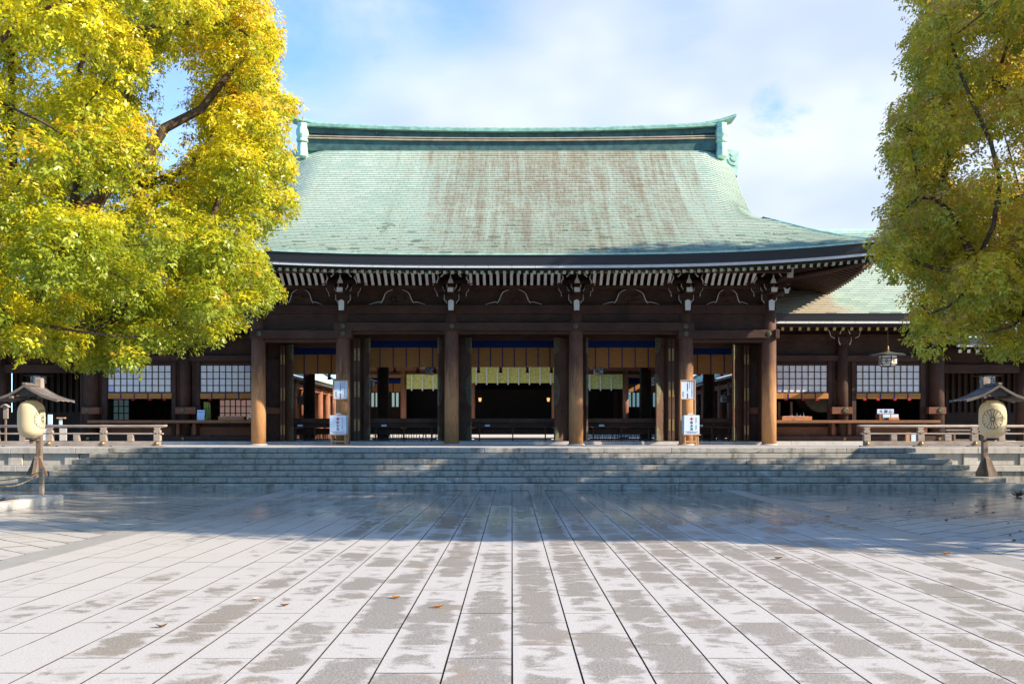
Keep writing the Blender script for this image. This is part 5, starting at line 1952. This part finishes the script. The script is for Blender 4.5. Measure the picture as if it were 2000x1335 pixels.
writing('lettering', '大 御 心', X(1736, DC), DC + .295, Z(799.5, DC), .15, fb)
for px0, px1 in ((1726, 1740.5), (1742, 1756.5)):
    obj('white_label', MB().box(X(px0, DC), X(px1, DC), DC + .085, DC + .098, Z(815, DC), Z(808.6, DC)), SIGNW, fb)
obj('coin_tray', MB().box(X(1734, DC), X(1754, DC), DC - .1, DC + .08, CT, CT + .11, 0, .01), W_TRAY, fb)
# round drum inside the right wing
dr = thing('drum', 'large round drum with studded rim inside the right wing', 'drum', (X(1598, 40.5), 40.5, 1.6))
xc, zc = X(1604, 40.5), Z(768, 40.5)
obj('skin', MB().cyl((xc, 40.35, zc), (xc, 40.4, zc), .80, n=36), plain('drum_skin', (0.34, 0.27, 0.17), 0.6, 0.3, 0.2, 3), dr)
obj('barrel', MB().cyl((xc, 40.4, zc), (xc, 41.6, zc), .84, .84, n=36), W_RED, dr)
stud = MB()
for i in range(60):
    q = 2 * math.pi * i / 60
    stud.cyl((xc + .82 * math.cos(q), 40.4, zc + .82 * math.sin(q)), (xc + .82 * math.cos(q), 40.33, zc + .82 * math.sin(q)), .022, .012, 6)
obj('rim_stud', stud, BRASS, dr, kind='stuff')
for px in (1522, 1546):
    pst = MB().box(X(px - 2, 38.6), X(px + 2, 38.6), 38.6, 38.68, CT, Z(784, 38.6))
    o = obj('slotted_post', pst, W_COUNTER, label='upright wooden post behind the charm tray, %s' % ('nearer the hall column' if px < 1530 else 'nearer the drum'), cat='post', group='upright posts behind the charm tray')
bs = thing('bottle_row', 'dark glass bottles standing behind the charm tray', 'bottles', (X(1558, 38.4), 38.4, CT))
for px, h in ((1551, .2), (1556, .3), (1563, .25), (1569, .32)):
    x = X(px, 38.4)
    obj('bottle', MB().lathe([(.05, 0), (.05, h * .6), (.02, h * .75), (.02, h)], (x, 38.4, CT), 10), IRON, bs)

# inner screens glimpsed through the left counter windows, daylight put in as pane emission
for lab, px0, n_c, col_, st_ in (('pinkish glowing paper screen inside the left wing behind the trays', 429, 8, (0.46, 0.29, 0.25), 0.20),
                                 ('dim bluish screen inside the left wing behind the empty counter', 211, 4, (0.12, 0.20, 0.22), 0.12)):
    Ds = 41.6
    t = thing('inner_screen', lab, 'screen', (X(px0 + 30, Ds), Ds, 1.6))
    pm_ = mesh('paper_pane', MB().box(-.095, .095, 0, .008, -.13, .13), emis('emissive_screen_paper', col_, st_))
    for i in range(n_c):
        for j in range(3 if n_c > 4 else 4):
            piece('paper_pane', pm_, t, (X(px0 + 5 + i * 10.4, Ds), Ds, Z(813 - j * 13.2, Ds)))
    fr = MB()
    for i in range(n_c + 1):
        fr.box(X(px0 + i * 10.4 - .9, Ds), X(px0 + i * 10.4 + .9, Ds), Ds - .03, Ds + .02, 1.6, Z(778, Ds))
    obj('lattice', fr, W_DARKZ, t)

# ------------------------------------------------------------------ corridors beyond the wings
def corridor(sg):
    t = thing('corridor', 'dark latticed corridor beyond the left wing behind the paper lantern' if sg < 0 else 'dark latticed corridor beyond the right wing under the green tree', 'corridor', (sg * 22, 41, PLI))
    D = 38.9
    xs = [17.55, 20.95, 24.6, 28.2]
    for x in xs[1:]:
        obj('column', MB().lathe([(.24, 0), (.235, 3.9)], (sg * x, D, PLI), 18), W_DARKZ, t)
    obj('beam', MB().box(sg * 17.5, sg * 30, D - .15, D + .15, 4.05, 4.40, 0, .02), W_DARK, t)
    obj('upper_wall', MB().box(sg * 17.5, sg * 30, D, D + .1, 4.4, 5.4), W_DARK, t)
    obj('roof', MB().add([(sg * 17.4, D - 2, 5.30), (sg * 30, D - 2, 5.30), (sg * 30, D + 2.6, 8.2), (sg * 17.4, D + 2.6, 8.2), (sg * 30, D + 7.2, 5.3), (sg * 17.4, D + 7.2, 5.3)], [(0, 1, 2, 3), (3, 2, 4, 5)]), TEAL_L, t)
    obj('fascia', MB().box(sg * 17.4, sg * 30, D - 2, D - 1.85, 5.06, 5.29), FASCIA, t)
    obj('white_edge_board', MB().box(sg * 17.4, sg * 30, D - 1.95, D - 1.8, 4.96, 5.055), WHITE, t)
    rm = rafter_mesh('rafter', 2.2, .11, .12, WHITE)
    for i in range(36):
        piece('rafter', rm, t, (sg * (17.6 + i * .345), D - 1.7, 4.86), (R(15), 0, 0))
    obj('soffit', MB().add([(sg * 17.4, D - 1.8, 4.9), (sg * 30, D - 1.8, 4.9), (sg * 30, D + .1, 5.42), (sg * 17.4, D + .1, 5.42)], [(0, 1, 2, 3)]), W_DARKY, t)
    # lattice wall at the back with daylight behind it
    lb = MB()
    x = 17.6
    while x < 30:
        lb.box(sg * x, sg * (x + .13), D + 2.5, D + 2.58, 2.5, 4.4)
        x += .27
    obj('lattice_bar', lb, W_DARKZ, t, kind='stuff')
    obj('back_panel', MB().box(sg * 17.5, sg * 30, D + 2.5, D + 2.6, PLI, 2.5), W_DARKZ, t)
    dkw = MB()  # black panel added to cut the daylight showing between the bars
    dkw.box(sg * 17.5, sg * 21.9, D + 2.62, D + 2.7, 2.5, 4.4)
    if sg > 0: dkw.box(sg * 21.9, sg * 30, D + 2.62, D + 2.7, 2.5, 4.4)
    obj('daylight_mask', dkw, BLACKW, t)
    obj('ceiling', MB().box(sg * 17.5, sg * 30, D + .1, D + 2.6, 4.4, 4.5), W_DARKY, t)


corridor(-1), corridor(1)
# notice panels and a roofed signpost behind the left railing
GP = 'white panels behind the left railing'
for lab, px0, px1, py0, py1, Dp in (('wide white panel behind the left railing, beside the paper lantern', 42, 101, 837, 860, 33.5), ('narrow tilted white sign behind the left railing', 93, 102, 809, 832, 33.6), ('narrow upright white sign with wooden cap behind the left railing', 115, 121, 817, 832, 33.8), ('greenish white panel behind the left railing, next to the capped sign', 116, 130, 836, 860, 33.7)):
    o = thing('sign_panel', lab, 'panel', (X((px0 + px1) / 2, Dp), Dp, PLAT), GP)
    pbox('board', px0, px1, py0, py1, Dp, .03, SIGNW if px0 != 116 else STONE_TOP, o, .004)
    for px in (px0 + 1, px1 - 1):
        pbox('leg', px - .6, px + .6, py1 - .01, 869, Dp + .01, .02, W_GREYZ, o)
    if 'cap' in lab and 'narrow' in lab: pbox('wooden_cap', px0 - 5, px1 + 5, py0 - 2.5, py0 - .1, Dp - .05, .12, W_NEW, o)
sp = thing('signpost', 'small roofed wooden signpost at the far left behind the railing', 'signpost', (X(10, 33), 33, PLAT))
pbox('plate', 6, 15, 793, 817, 33, .06, W_GREY, sp, .005)
pbox('post', 9, 12, 817.2, 869, 33.01, .05, W_GREYZ, sp)
obj('cap', MB().prism([(X(2.5, 33), Z(795, 33)), (X(10.5, 33), Z(790, 33)), (X(18, 33), Z(795, 33)), (X(18, 33), Z(793.8, 33)), (X(10.5, 33), Z(788.5, 33)), (X(2.5, 33), Z(793.8, 33))], 'y', 32.92, 33.12), W_GREY, sp)
# bench and white sign behind the right railing
be = thing('bench', 'low timber bench behind the right railing and lantern', 'bench', (X(1915, 33.2), 33.2, PLAT))
pbox('seat', 1848, 1973, 838, 841, 33.0, .5, W_GREY, be, .01)
pbox('apron', 1853, 1968, 841.2, 846, 33.06, .06, W_GREYZ, be)
pbox('foot_rail', 1856, 1966, 857, 860, 33.1, .06, W_GREYZ, be)
for px in (1856, 1863, 1916, 1960):
    pbox('leg', px, px + 3.5, 846, 868, 33.06, .08, W_GREYZ, be)
wp = thing('white_placard', 'small white placard on wooden block behind the right railing', 'placard', (X(1783, 33.4), 33.4, PLAT))
pbox('card', 1780, 1789, 847, 861, 33.4, .02, SIGNW, wp)
pbox('block', 1770, 1779.5, 844, 861, 33.42, .1, W_NEW, wp)
pbox('base', 1770, 1789, 861.1, 868.3, 33.4, .14, W_GREYZ, wp)

# ------------------------------------------------------------------ planting bed, rope fence
bed = thing('planting_bed', 'kerbed planting bed of bare soil under the yellow tree', 'planting bed', (-13, 18, 0))
for i in range(8):
    ya, yb = 21.55 - i * 2.1, 21.55 - (i + 1) * 2.1
    obj('kerb_stone', MB().box(-10.52, -10.20, yb + .004, ya - .004, -.05, .17, 0, .015), KERB, bed)
for i in range(5):
    xa = -10.52 - i * 2.0
    obj('kerb_stone', MB().box(xa - 2.0 + .004, xa - .004, 21.25, 21.54, -.05, .17, 0, .015), KERB, bed)
nx, ny = 40, 50
so_ = MB()
pr_ = random.Random(4)
for j in range(ny + 1):
    for i in range(nx + 1):
        so_.v.append((-20.4 + 9.9 * i / nx, 4.8 + 16.5 * j / ny, .06 + pr_.uniform(0, .05)))
for j in range(ny):
    for i in range(nx):
        a = j * (nx + 1) + i
        so_.f.append((a, a + 1, a + nx + 2, a + nx + 1)); so_.m.append(0); so_.sm.append(True)
obj('soil', so_, SOIL, bed)
lt = MB()
for i in range(2600):
    x, y = pr_.uniform(-17, -10.6), pr_.uniform(15, 21.2)
    a = pr_.uniform(0, 6.28); L = pr_.uniform(.03, .06)
    z = .10 + pr_.uniform(0, .02)
    c_, s_ = math.cos(a), math.sin(a)
    t_ = pr_.uniform(-.02, .03)
    lt.add([(x - c_ * L, y - s_ * L, z), (x + s_ * L * .4, y - c_ * L * .4, z + .01), (x + c_ * L, y + s_ * L, z + t_), (x - s_ * L * .4, y + c_ * L * .4, z + .01)], [(0, 1, 2, 3)], pr_.choice((0, 0, 1)))
obj('leaf_litter', lt, [FALLEN, SOIL], bed, kind='stuff')
rf_ = thing('rope_fence', 'grey post with two sagging ropes at the corner of the bed', 'rope fence', (-10.55, 21.2, .15))
px_, py_ = X(80.5, 21.4), 21.42
rf_.location = (px_, py_, .15)
obj('post', MB().box(px_ - .045, px_ + .045, py_ - .045, py_ + .045, .171, .76, 0, .01), W_GREY, rf_)
obj('post_cap', MB().box(px_ - .05, px_ + .05, py_ - .05, py_ + .05, .761, .79, 0, .01), W_GREY, rf_)
for (ex, ey, ez, sag) in ((px_ - 2.6, py_ - .02, .70, .22), (px_ - .05, py_ - 2.6, .70, .26)):
    pts = []
    for i in range(13):
        f = i / 12
        pts.append((px_ + (ex - px_) * f, py_ + (ey - py_) * f, .70 + (ez - .70) * f - sag * 4 * f * (1 - f)))
    obj('rope', MB().tube(pts, .013, 6), ROPE, rf_)
    obj('far_post', MB().box(ex - .045, ex + .045, ey - .045, ey + .045, .171, .76, 0, .01), W_GREY, rf_)

# ------------------------------------------------------------------ fallen leaves
def one_leaf(name, px, py, L, mat, label, ang, group=None, curl=.16):
    Dg = FPX * EYE / (py - 847)
    x = X(px, Dg)
    b_ = MB()
    c_, s_ = math.cos(ang), math.sin(ang)
    rows = []
    n_ = 6
    for i in range(n_ + 1):
        f = i / n_
        w_ = L * .30 * math.sin(math.pi * min(.98, f * .93 + .05)) ** .8
        z = .006 + L * curl * (2 * f - 1) ** 2
        rows.append(((f - .5) * L, w_, z))
    for u, w_, z in rows:
        for v, dz_ in ((-w_, w_ * .5), (0, 0), (w_, w_ * .5)):
            b_.v.append((x + u * c_ - v * s_, Dg + u * s_ + v * c_, z + dz_))
    for i in range(n_):
        for j in range(2):
            a = i * 3 + j
            b_.f.append((a, a + 1, a + 4, a + 3)); b_.m.append(0); b_.sm.append(True)
    return obj(name, b_, mat, label=label, cat='leaf', group=group, at=(x, Dg, 0))


one_leaf('fallen_leaf', 856, 1186, .10, FALLEN_O, 'orange fallen leaf lying on a damp central slab', .1)
one_leaf('fallen_leaf', 316, 1225, .09, FALLEN, 'curled brown fallen leaf alone on the left slabs', .5, None, .3)
one_leaf('fallen_leaf', 556, 1183, .085, FALLEN, 'brown fallen leaf left of the pale one on dry slabs', .2, None, .2)
one_leaf('fallen_leaf', 773, 1168, .10, FALLEN_O, 'yellowish fallen leaf on a joint left of the orange one', -.5)
one_leaf('fallen_leaf', 500, 1171, .08, plain('pale_leaf', (.55, .40, .33), .7), 'pale pinkish fallen leaf on a joint of dry slabs', .9)
one_leaf('fallen_leaf', 1520, 1091, .12, FALLEN, 'brown fallen leaf at the right edge of the tree shadow', .2)
for (px, py) in ((1718, 987), (1741, 992), (1776, 999), (1797, 994), (1848, 1017), (1907, 988), (1920, 990), (1939, 1001), (1860, 984), (1969, 1023), (1992, 1038), (1973, 1046), (1865, 1013), (1583, 999), (1616, 1009), (1656, 993), (1848, 1082), (1907, 1001), (1826, 976), (1980, 1057)):
    one_leaf('fallen_leaf', px, py, rnd.uniform(.07, .12), rnd.choice((FALLEN, FALLEN, FALLEN_O)), 'small dry leaf scattered on the shaded right paving', rnd.uniform(0, 6), 'dry leaves scattered on the shaded right paving', .2)
tw = thing('leaf_tuft', 'dark tuft of dead leaves at the far right before the steps', 'leaf tuft', (X(1987, 23.5), 23.5, 0))
b_ = MB()
for i in range(16):
    a = rnd.uniform(0, 6.28); x, y = X(1987, 23.5), 23.5
    q = rnd.uniform(.3, 1.4); L = rnd.uniform(.1, .26)
    d = Vector((math.cos(a) * math.cos(q), math.sin(a) * math.cos(q), math.sin(q)))
    s = d.orthogonal().normalized() * .03
    p = Vector((x, y, .0))
    b_.add([p, p + d * L * .5 + s, p + d * L, p + d * L * .5 - s], [(0, 1, 2, 3)])
obj('dead_leaf', b_, BARK, tw, kind='stuff')

# ------------------------------------------------------------------ trees
def in_poly(px, py, poly):
    n = len(poly)
    c = False
    dmin = 1e9
    for i in range(n):
        x0, y0 = poly[i]
        x1, y1 = poly[(i + 1) % n]
        if (y0 > py) != (y1 > py) and px < (x1 - x0) * (py - y0) / (y1 - y0) + x0: c = not c
        dx_, dy_ = x1 - x0, y1 - y0
        t = max(0, min(1, ((px - x0) * dx_ + (py - y0) * dy_) / (dx_ * dx_ + dy_ * dy_)))
        d = math.hypot(px - x0 - t * dx_, py - y0 - t * dy_)
        dmin = min(dmin, d)
    return c, dmin


def clumps(poly, cen, rad, n, seed, rmin, rmax, dmin, dmax, holes=(), edge=0.8, sep_=0.8, tries=60000, band=None, vis=False, lane=None, tilt=False):
    rg = random.Random(seed)
    out_ = []
    for _ in range(tries):
        if len(out_) >= n: break
        p = Vector((rg.uniform(-1, 1), rg.uniform(-1, 1), rg.uniform(-1, 1)))
        if p.length > 1: continue
        w_ = Vector((cen[0] + p.x * rad[0], cen[1] + p.y * rad[1], cen[2] + p.z * rad[2]))
        if p.length < 0.45 and rg.random() < .7: continue
        if w_.z < 2.4 or w_.y < 6.5: continue
        r = rg.uniform(rmin, rmax)
        px, py = 1000 + w_.x * FPX / w_.y, 847 - (w_.z - EYE) * FPX / w_.y
        if vis and not (-70 < px < 2070 and -70 < py < 900): continue
        rp = r * FPX / w_.y
        ins, d = in_poly(px, py, poly)
        if not ins or d < edge * rp: continue
        if band and d > band * rp: continue
        if tilt and px > -60 and w_.y < 9.8 + 7.2 * px / 600: continue
        if lane and w_.y < 17.0:
            dl = min(math.hypot(px - (a[0] + (b[0] - a[0]) * k / 6), py - (a[1] + (b[1] - a[1]) * k / 6)) for a, b in zip(lane, lane[1:]) for k in range(7))
            if dl < 6 + .36 * rp: continue
        if any(math.hypot(px - hx, (py - hy) * 1.0) < hr + rp * .78 for hx, hy, hr in holes): continue
        if any((w_ - q).length < sep_ * max(r, r2) for q, r2 in out_): continue
        out_.append((w_, r))
    return out_


def grow_tree(name, label, base, height, cl_, leafmat, seed, lod, shade_clip=None, trunk_r=.5, bias=0.0, hue_fn=None, tint_fn=None):
    rg = np.random.default_rng(seed)
    t = thing(name, label, 'tree', base)
    # ---- limbs: join every clump to the nearest already joined point nearer the trunk
    b0 = Vector(base)
    fork = b0 + Vector((0, 0, height))
    nodes = [b0, b0 + Vector((.05, 0, height * .5)), fork]
    par = [-1, 0, 1]
    order = sorted(range(len(cl_)), key=lambda i: (cl_[i][0] - fork).length)
    ends = []
    for i in order:
        c = cl_[i][0]
        best, bd = None, 1e9
        dc = (c - fork).length
        for k in range(2, len(nodes)):
            d = (nodes[k] - c).length
            pen = d + .35 * max(0, (nodes[k] - fork).length - dc + .3)
            if pen < bd: best, bd = k, pen
        a = nodes[best]
        steps = max(1, int(bd / .9))
        prev = best
        for s in range(1, steps + 1):
            f = s / steps
            p = a.lerp(c, f) + Vector(rg.normal(0, .07, 3)) * (1 if s < steps else 0) + Vector((0, 0, .18 * bd * f * (1 - f)))
            nodes.append(p); par.append(prev); prev = len(nodes) - 1
        ends.append(prev)
    wgt = [0.0] * len(nodes)
    for e in ends: wgt[e] += 1
    for k in range(len(nodes) - 1, 0, -1): wgt[par[k]] += wgt[k]
    tot = max(1.0, wgt[0])
    rad_ = [max(.012, trunk_r * .8 * (w_ / tot) ** .60) for w_ in wgt]
    kids = {}
    for k, p in enumerate(par): kids.setdefault(p, []).append(k)
    tr = MB()
    tr.tube([b0 - Vector((0, 0, .1)), b0 + Vector((0, 0, .25)), nodes[1], fork], [trunk_r * 1.6, trunk_r * 1.15, trunk_r * 1.0, trunk_r * .95], 14)
    trunk = obj('trunk', tr, BARK, t)
    br = MB()
    done = set()
    stack = list(kids.get(2, []))
    while stack:
        k = stack.pop()
        chain = [par[k], k]
        while True:
            ks = kids.get(chain[-1], [])
            if not ks: break
            ks = sorted(ks, key=lambda q: -wgt[q])
            stack += ks[1:]
            chain.append(ks[0])
        rr = [rad_[q] for q in chain]
        rr[0] = rad_[chain[1]]
        pts = [nodes[q].copy() for q in chain]
        for _ in range(3):
            pts = [pts[0]] + [(pts[i - 1] + pts[i] * 2 + pts[i + 1]) / 4 for i in range(1, len(pts) - 1)] + [pts[-1]]
        br.tube(pts, rr, 7)
    obj('branch', br, BARK, t)
    # ---- foliage: tufts of leaves on the clump surfaces, as one mesh of single leaf blades
    V_, T_, H_ = [], [], []
    for c, r in cl_:
        px, py = 1000 + c.x * FPX / c.y, 847 - (c.z - EYE) * FPX / c.y
        vis = -90 < px < 2090 and -90 < py < 1000 and c.y > 3
        size = lod['size'] if vis else lod['size'] * 2.3
        nt_ = int((lod['tufts'] if vis else lod['tufts'] / 4.2) * r * r)
        lp = lod['leaves'] if vis else max(4, lod['leaves'] - 2)
        d = rg.normal(0, 1, (nt_, 3)); d[:, 2] += .22
        d /= np.linalg.norm(d, axis=1)[:, None]
        lump = 1 + .22 * np.sin(d[:, 0] * 5 + r * 40) * np.sin(d[:, 1] * 6 + 3 + r * 17) + .15 * np.sin(d[:, 2] * 9 + r * 30)
        u = rg.random(nt_) ** .45
        rr = r * (.35 + .65 * u) * lump
        pos = np.array(c)[None] + d * rr[:, None] * np.array([1, 1, .80])[None]
        ax = d * .7 + np.array([0, 0, .55])[None] + rg.normal(0, .25, (nt_, 3))
        ax /= np.linalg.norm(ax, axis=1)[:, None]
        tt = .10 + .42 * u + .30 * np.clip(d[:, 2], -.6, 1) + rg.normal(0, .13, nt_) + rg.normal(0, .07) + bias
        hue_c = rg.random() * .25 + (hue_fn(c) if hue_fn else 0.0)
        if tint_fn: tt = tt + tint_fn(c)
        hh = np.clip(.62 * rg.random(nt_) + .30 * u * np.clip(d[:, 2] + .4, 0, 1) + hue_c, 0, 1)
        pos = np.repeat(pos, lp, 0); ax = np.repeat(ax, lp, 0); tt = np.repeat(tt, lp); hh = np.repeat(hh, lp)
        n = len(pos)
        q = rg.normal(0, 1, (n, 3))
        q -= ax * np.sum(q * ax, 1)[:, None]
        q /= np.linalg.norm(q, axis=1)[:, None] + 1e-9
        ld = q + ax * rg.uniform(-.15, .75, n)[:, None] + np.array([0, 0, -.42])[None]
        ld /= np.linalg.norm(ld, axis=1)[:, None]
        sd = np.cross(ld, ax + rg.normal(0, .35, (n, 3)))
        sd /= np.linalg.norm(sd, axis=1)[:, None] + 1e-9
        nv = np.cross(sd, ld)
        L = size * rg.uniform(.65, 1.2, n)[:, None]
        Wd = L * rg.uniform(.38, .52, n)[:, None]
        bs_ = pos + q * .02 + rg.normal(0, .03, (n, 3))
        v0 = bs_
        v1 = bs_ + ld * L * .45 + sd * Wd * .5 + nv * L * .07
        v2 = bs_ + ld * L - nv * L * .08
        v3 = bs_ + ld * L * .45 - sd * Wd * .5 + nv * L * .07
        quad = np.stack([v0, v1, v2, v3], 1)
        if shade_clip is not None:
            m = shade_clip(quad[:, 0])
            quad, tt, hh = quad[m], tt[m], hh[m]
        V_.append(quad)
        T_.append(tt + rg.normal(0, .07, len(tt)))
        H_.append(hh)
    Q = np.concatenate(V_).astype(np.float32)
    T = np.clip(np.concatenate(T_), 0, 1).astype(np.float32)
    Hh = np.clip(np.concatenate(H_), 0, 1).astype(np.float32)
    Q -= np.array(base, dtype=np.float32)[None, None]
    n = len(Q)
    me = bpy.data.meshes.new('crown')
    me.vertices.add(n * 4)
    me.vertices.foreach_set('co', Q.reshape(-1))
    me.loops.add(n * 4)
    me.loops.foreach_set('vertex_index', np.arange(n * 4, dtype=np.int32))
    me.polygons.add(n)
    me.polygons.foreach_set('loop_start', np.arange(0, n * 4, 4, dtype=np.int32))
    me.polygons.foreach_set('loop_total', np.full(n, 4, dtype=np.int32))
    for nm, ar in (('tint', T), ('hue', Hh)):
        a_ = me.attributes.new(nm, 'FLOAT', 'FACE')
        a_.data.foreach_set('value', ar)
    me.materials.append(leafmat)
    me.update()
    me.validate()
    o = bpy.data.objects.new('crown', me)
    o.parent = t
    COL.objects.link(o)
    o['kind'] = 'stuff'
    print(name, 'clumps', len(cl_), 'leaves', n)
    return t


KX, KY = SUN.x / SUN.z, -SUN.y / SUN.z


def sun_edge(p):
    """where the sun behind these trees lands on the court: keeps leaves whose shadow falls beyond the sunlit foreground"""
    xs = p[:, 0] - KX * p[:, 2]
    ys = p[:, 1] + KY * p[:, 2]
    lim = np.where(xs < 3.0, 13.9, np.maximum(13.9 - (xs - 3.0) * .85, 11.0))
    return ys > lim


LPOLY = [(520, -120), (528, 0), (545, 80), (552, 130), (548, 185), (590, 182), (590, 215), (572, 262), (562, 305), (586, 350), (586, 392), (560, 440), (520, 452), (512, 500), (575, 525), (578, 548), (556, 575), (530, 608),
         (482, 612), (466, 645), (452, 688), (385, 690), (330, 690), (300, 705), (238, 732), (212, 742), (178, 728), (100, 722), (60, 702), (0, 692), (-300, 715), (-900, 760), (-1700, 720), (-2600, 300), (-2400, -900), (-900, -1600), (300, -900)]
LH = [(328, 172, 22), (358, 158, 14), (306, 200, 10), (315, 292, 9), (372, 262, 4), (95, 150, 3)]
LANE = [(140, 430), (225, 352), (286, 306), (322, 250), (392, 214), (436, 158)]
lc = clumps(LPOLY, (-12.8, 16.8, 8.0), (10.6, 6.8, 7.6), 220, 21, .50, .95, 10, 24, LH, .80, .70, lane=LANE, tilt=True)
lc += clumps(LPOLY, (-12.0, 16.8, 8.0), (10.2, 6.6, 7.4), 200, 23, .40, .76, 10, 24, LH, .74, .62, 200000, None, True, LANE, True)
lc += clumps(LPOLY, (-12.8, 16.8, 8.0), (10.9, 7.0, 7.8), 190, 22, .24, .44, 10, 24, LH, .60, .8, 220000, 2.6, True, LANE, True)
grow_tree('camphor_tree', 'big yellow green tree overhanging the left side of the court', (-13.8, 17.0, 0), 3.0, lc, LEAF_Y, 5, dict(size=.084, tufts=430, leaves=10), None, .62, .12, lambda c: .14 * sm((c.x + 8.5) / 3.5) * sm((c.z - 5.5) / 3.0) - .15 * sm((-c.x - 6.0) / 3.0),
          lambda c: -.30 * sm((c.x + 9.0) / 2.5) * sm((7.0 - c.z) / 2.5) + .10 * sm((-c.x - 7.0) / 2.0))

RPOLY = [(1800, -160), (1792, 0), (1762, 68), (1776, 130), (1757, 165), (1765, 200), (1736, 230), (1730, 300), (1758, 350), (1718, 402), (1728, 445), (1704, 505), (1730, 552), (1765, 540), (1790, 565), (1776, 612), (1772, 642),
         (1796, 672), (1800, 712), (1850, 708), (1880, 682), (1930, 694), (2000, 708), (2300, 722), (3000, 640), (3600, 100), (3300, -900), (2300, -1300), (1850, -600)]
RH = [(1908, 98, 10), (1930, 292, 10), (1868, 350, 3), (1990, 335, 3)]
rc = clumps(RPOLY, (13.8, 17.2, 7.9), (8.6, 7.0, 6.2), 125, 31, .50, .90, 10, 26, RH, .80, .72)
rc += clumps(RPOLY, (13.0, 17.2, 7.9), (8.2, 7.0, 6.0), 130, 33, .42, .78, 10, 26, RH, .74, .55, 200000, None, True)
rc += clumps(RPOLY, (13.8, 17.2, 7.9), (8.7, 7.2, 6.4), 130, 32, .24, .42, 10, 26, RH, .60, .8, 200000, 2.8, True)
for px, py, Dk, r in ((1738, 478, 15.2, .34), (1730, 508, 15.0, .28), (1748, 525, 15.4, .30), (1752, 440, 15.5, .34), (1742, 412, 15.8, .26), (1768, 490, 16.0, .42), (1765, 350, 16, .3), (1752, 292, 16, .26), (1756, 240, 16.2, .24), (1790, 455, 16.5, .45), (1795, 590, 15.5, .30), (1800, 630, 15.5, .3), (1815, 680, 15.5, .3)):
    rc.append((Vector((X(px, Dk), Dk, Z(py, Dk))), r))
_r = random.Random(77)
for _ in range(55):                     # upper crown above the frame
    rc.append((Vector((_r.uniform(9.5, 17.0), _r.uniform(17.5, 21.8), _r.uniform(11.4, 13.8))), _r.uniform(.6, .95)))
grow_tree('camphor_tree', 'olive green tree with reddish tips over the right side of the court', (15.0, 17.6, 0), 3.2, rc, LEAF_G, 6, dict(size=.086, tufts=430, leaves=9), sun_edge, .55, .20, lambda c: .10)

LD = 17.2
limb = bpy.data.objects['camphor_tree']
LP = [(60, 560)] + LANE + [(470, 120), (505, 95)]
obj('limb', MB().tube([(X(px, LD + .05 * i), LD + .05 * i, Z(py, LD + .05 * i)) for i, (px, py) in enumerate(LP)], [.14, .13, .115, .10, .09, .075, .06, .045, .02], 9), BARK, limb)

# trees standing further right, whose shade lies across the court
def ball(cen, rad, n, seed, r0, r1):
    rg = random.Random(seed)
    o_ = []
    while len(o_) < n:
        p = Vector((rg.uniform(-1, 1), rg.uniform(-1, 1), rg.uniform(-1, 1)))
        if p.length > 1 or p.length < .3: continue
        o_.append((Vector((cen[0] + p.x * rad[0], cen[1] + p.y * rad[1], cen[2] + p.z * rad[2])), rg.uniform(r0, r1)))
    return o_


EXTRA = True
if EXTRA:
    sc1 = ball((16.0, 12.2, 8.6), (8.5, 4.6, 3.6), 190, 41, .8, 1.2)
    sc1 = [(c, r) for c, r in sc1 if c.x > .60 * c.y + 1.6]
    grow_tree('shade_tree', 'broad dark tree beyond the right edge, nearer the viewer', (19.5, 12.0, 0), 4.0, sc1, LEAF_G, 8, dict(size=.12, tufts=260, leaves=7), sun_edge, .5)
    sc2 = ball((20.5, 27.2, 14.2), (4.6, 1.7, 2.4), 85, 43, .7, 1.1)
    grow_tree('shade_tree', 'tall dark tree beyond the right edge, nearer the hall', (22.5, 27.2, 0), 10.0, sc2, LEAF_G, 9, dict(size=.12, tufts=240, leaves=7), None, .35)
    sc3 = ball((22.5, 17.8, 6.3), (4.8, 5.4, 3.5), 120, 45, .8, 1.2)
    sc3 += ball((18.2, 22.3, 6.2), (3.0, 1.1, 2.3), 34, 47, .6, .9)
    sc3 = [(c, r) for c, r in sc3 if c.x > .60 * c.y + 1.6]
    grow_tree('shade_tree', 'low dense tree beyond the right edge, beside the paving', (24.0, 18.5, 0), 2.6, sc3, LEAF_G, 10, dict(size=.12, tufts=260, leaves=7), sun_edge, .4)
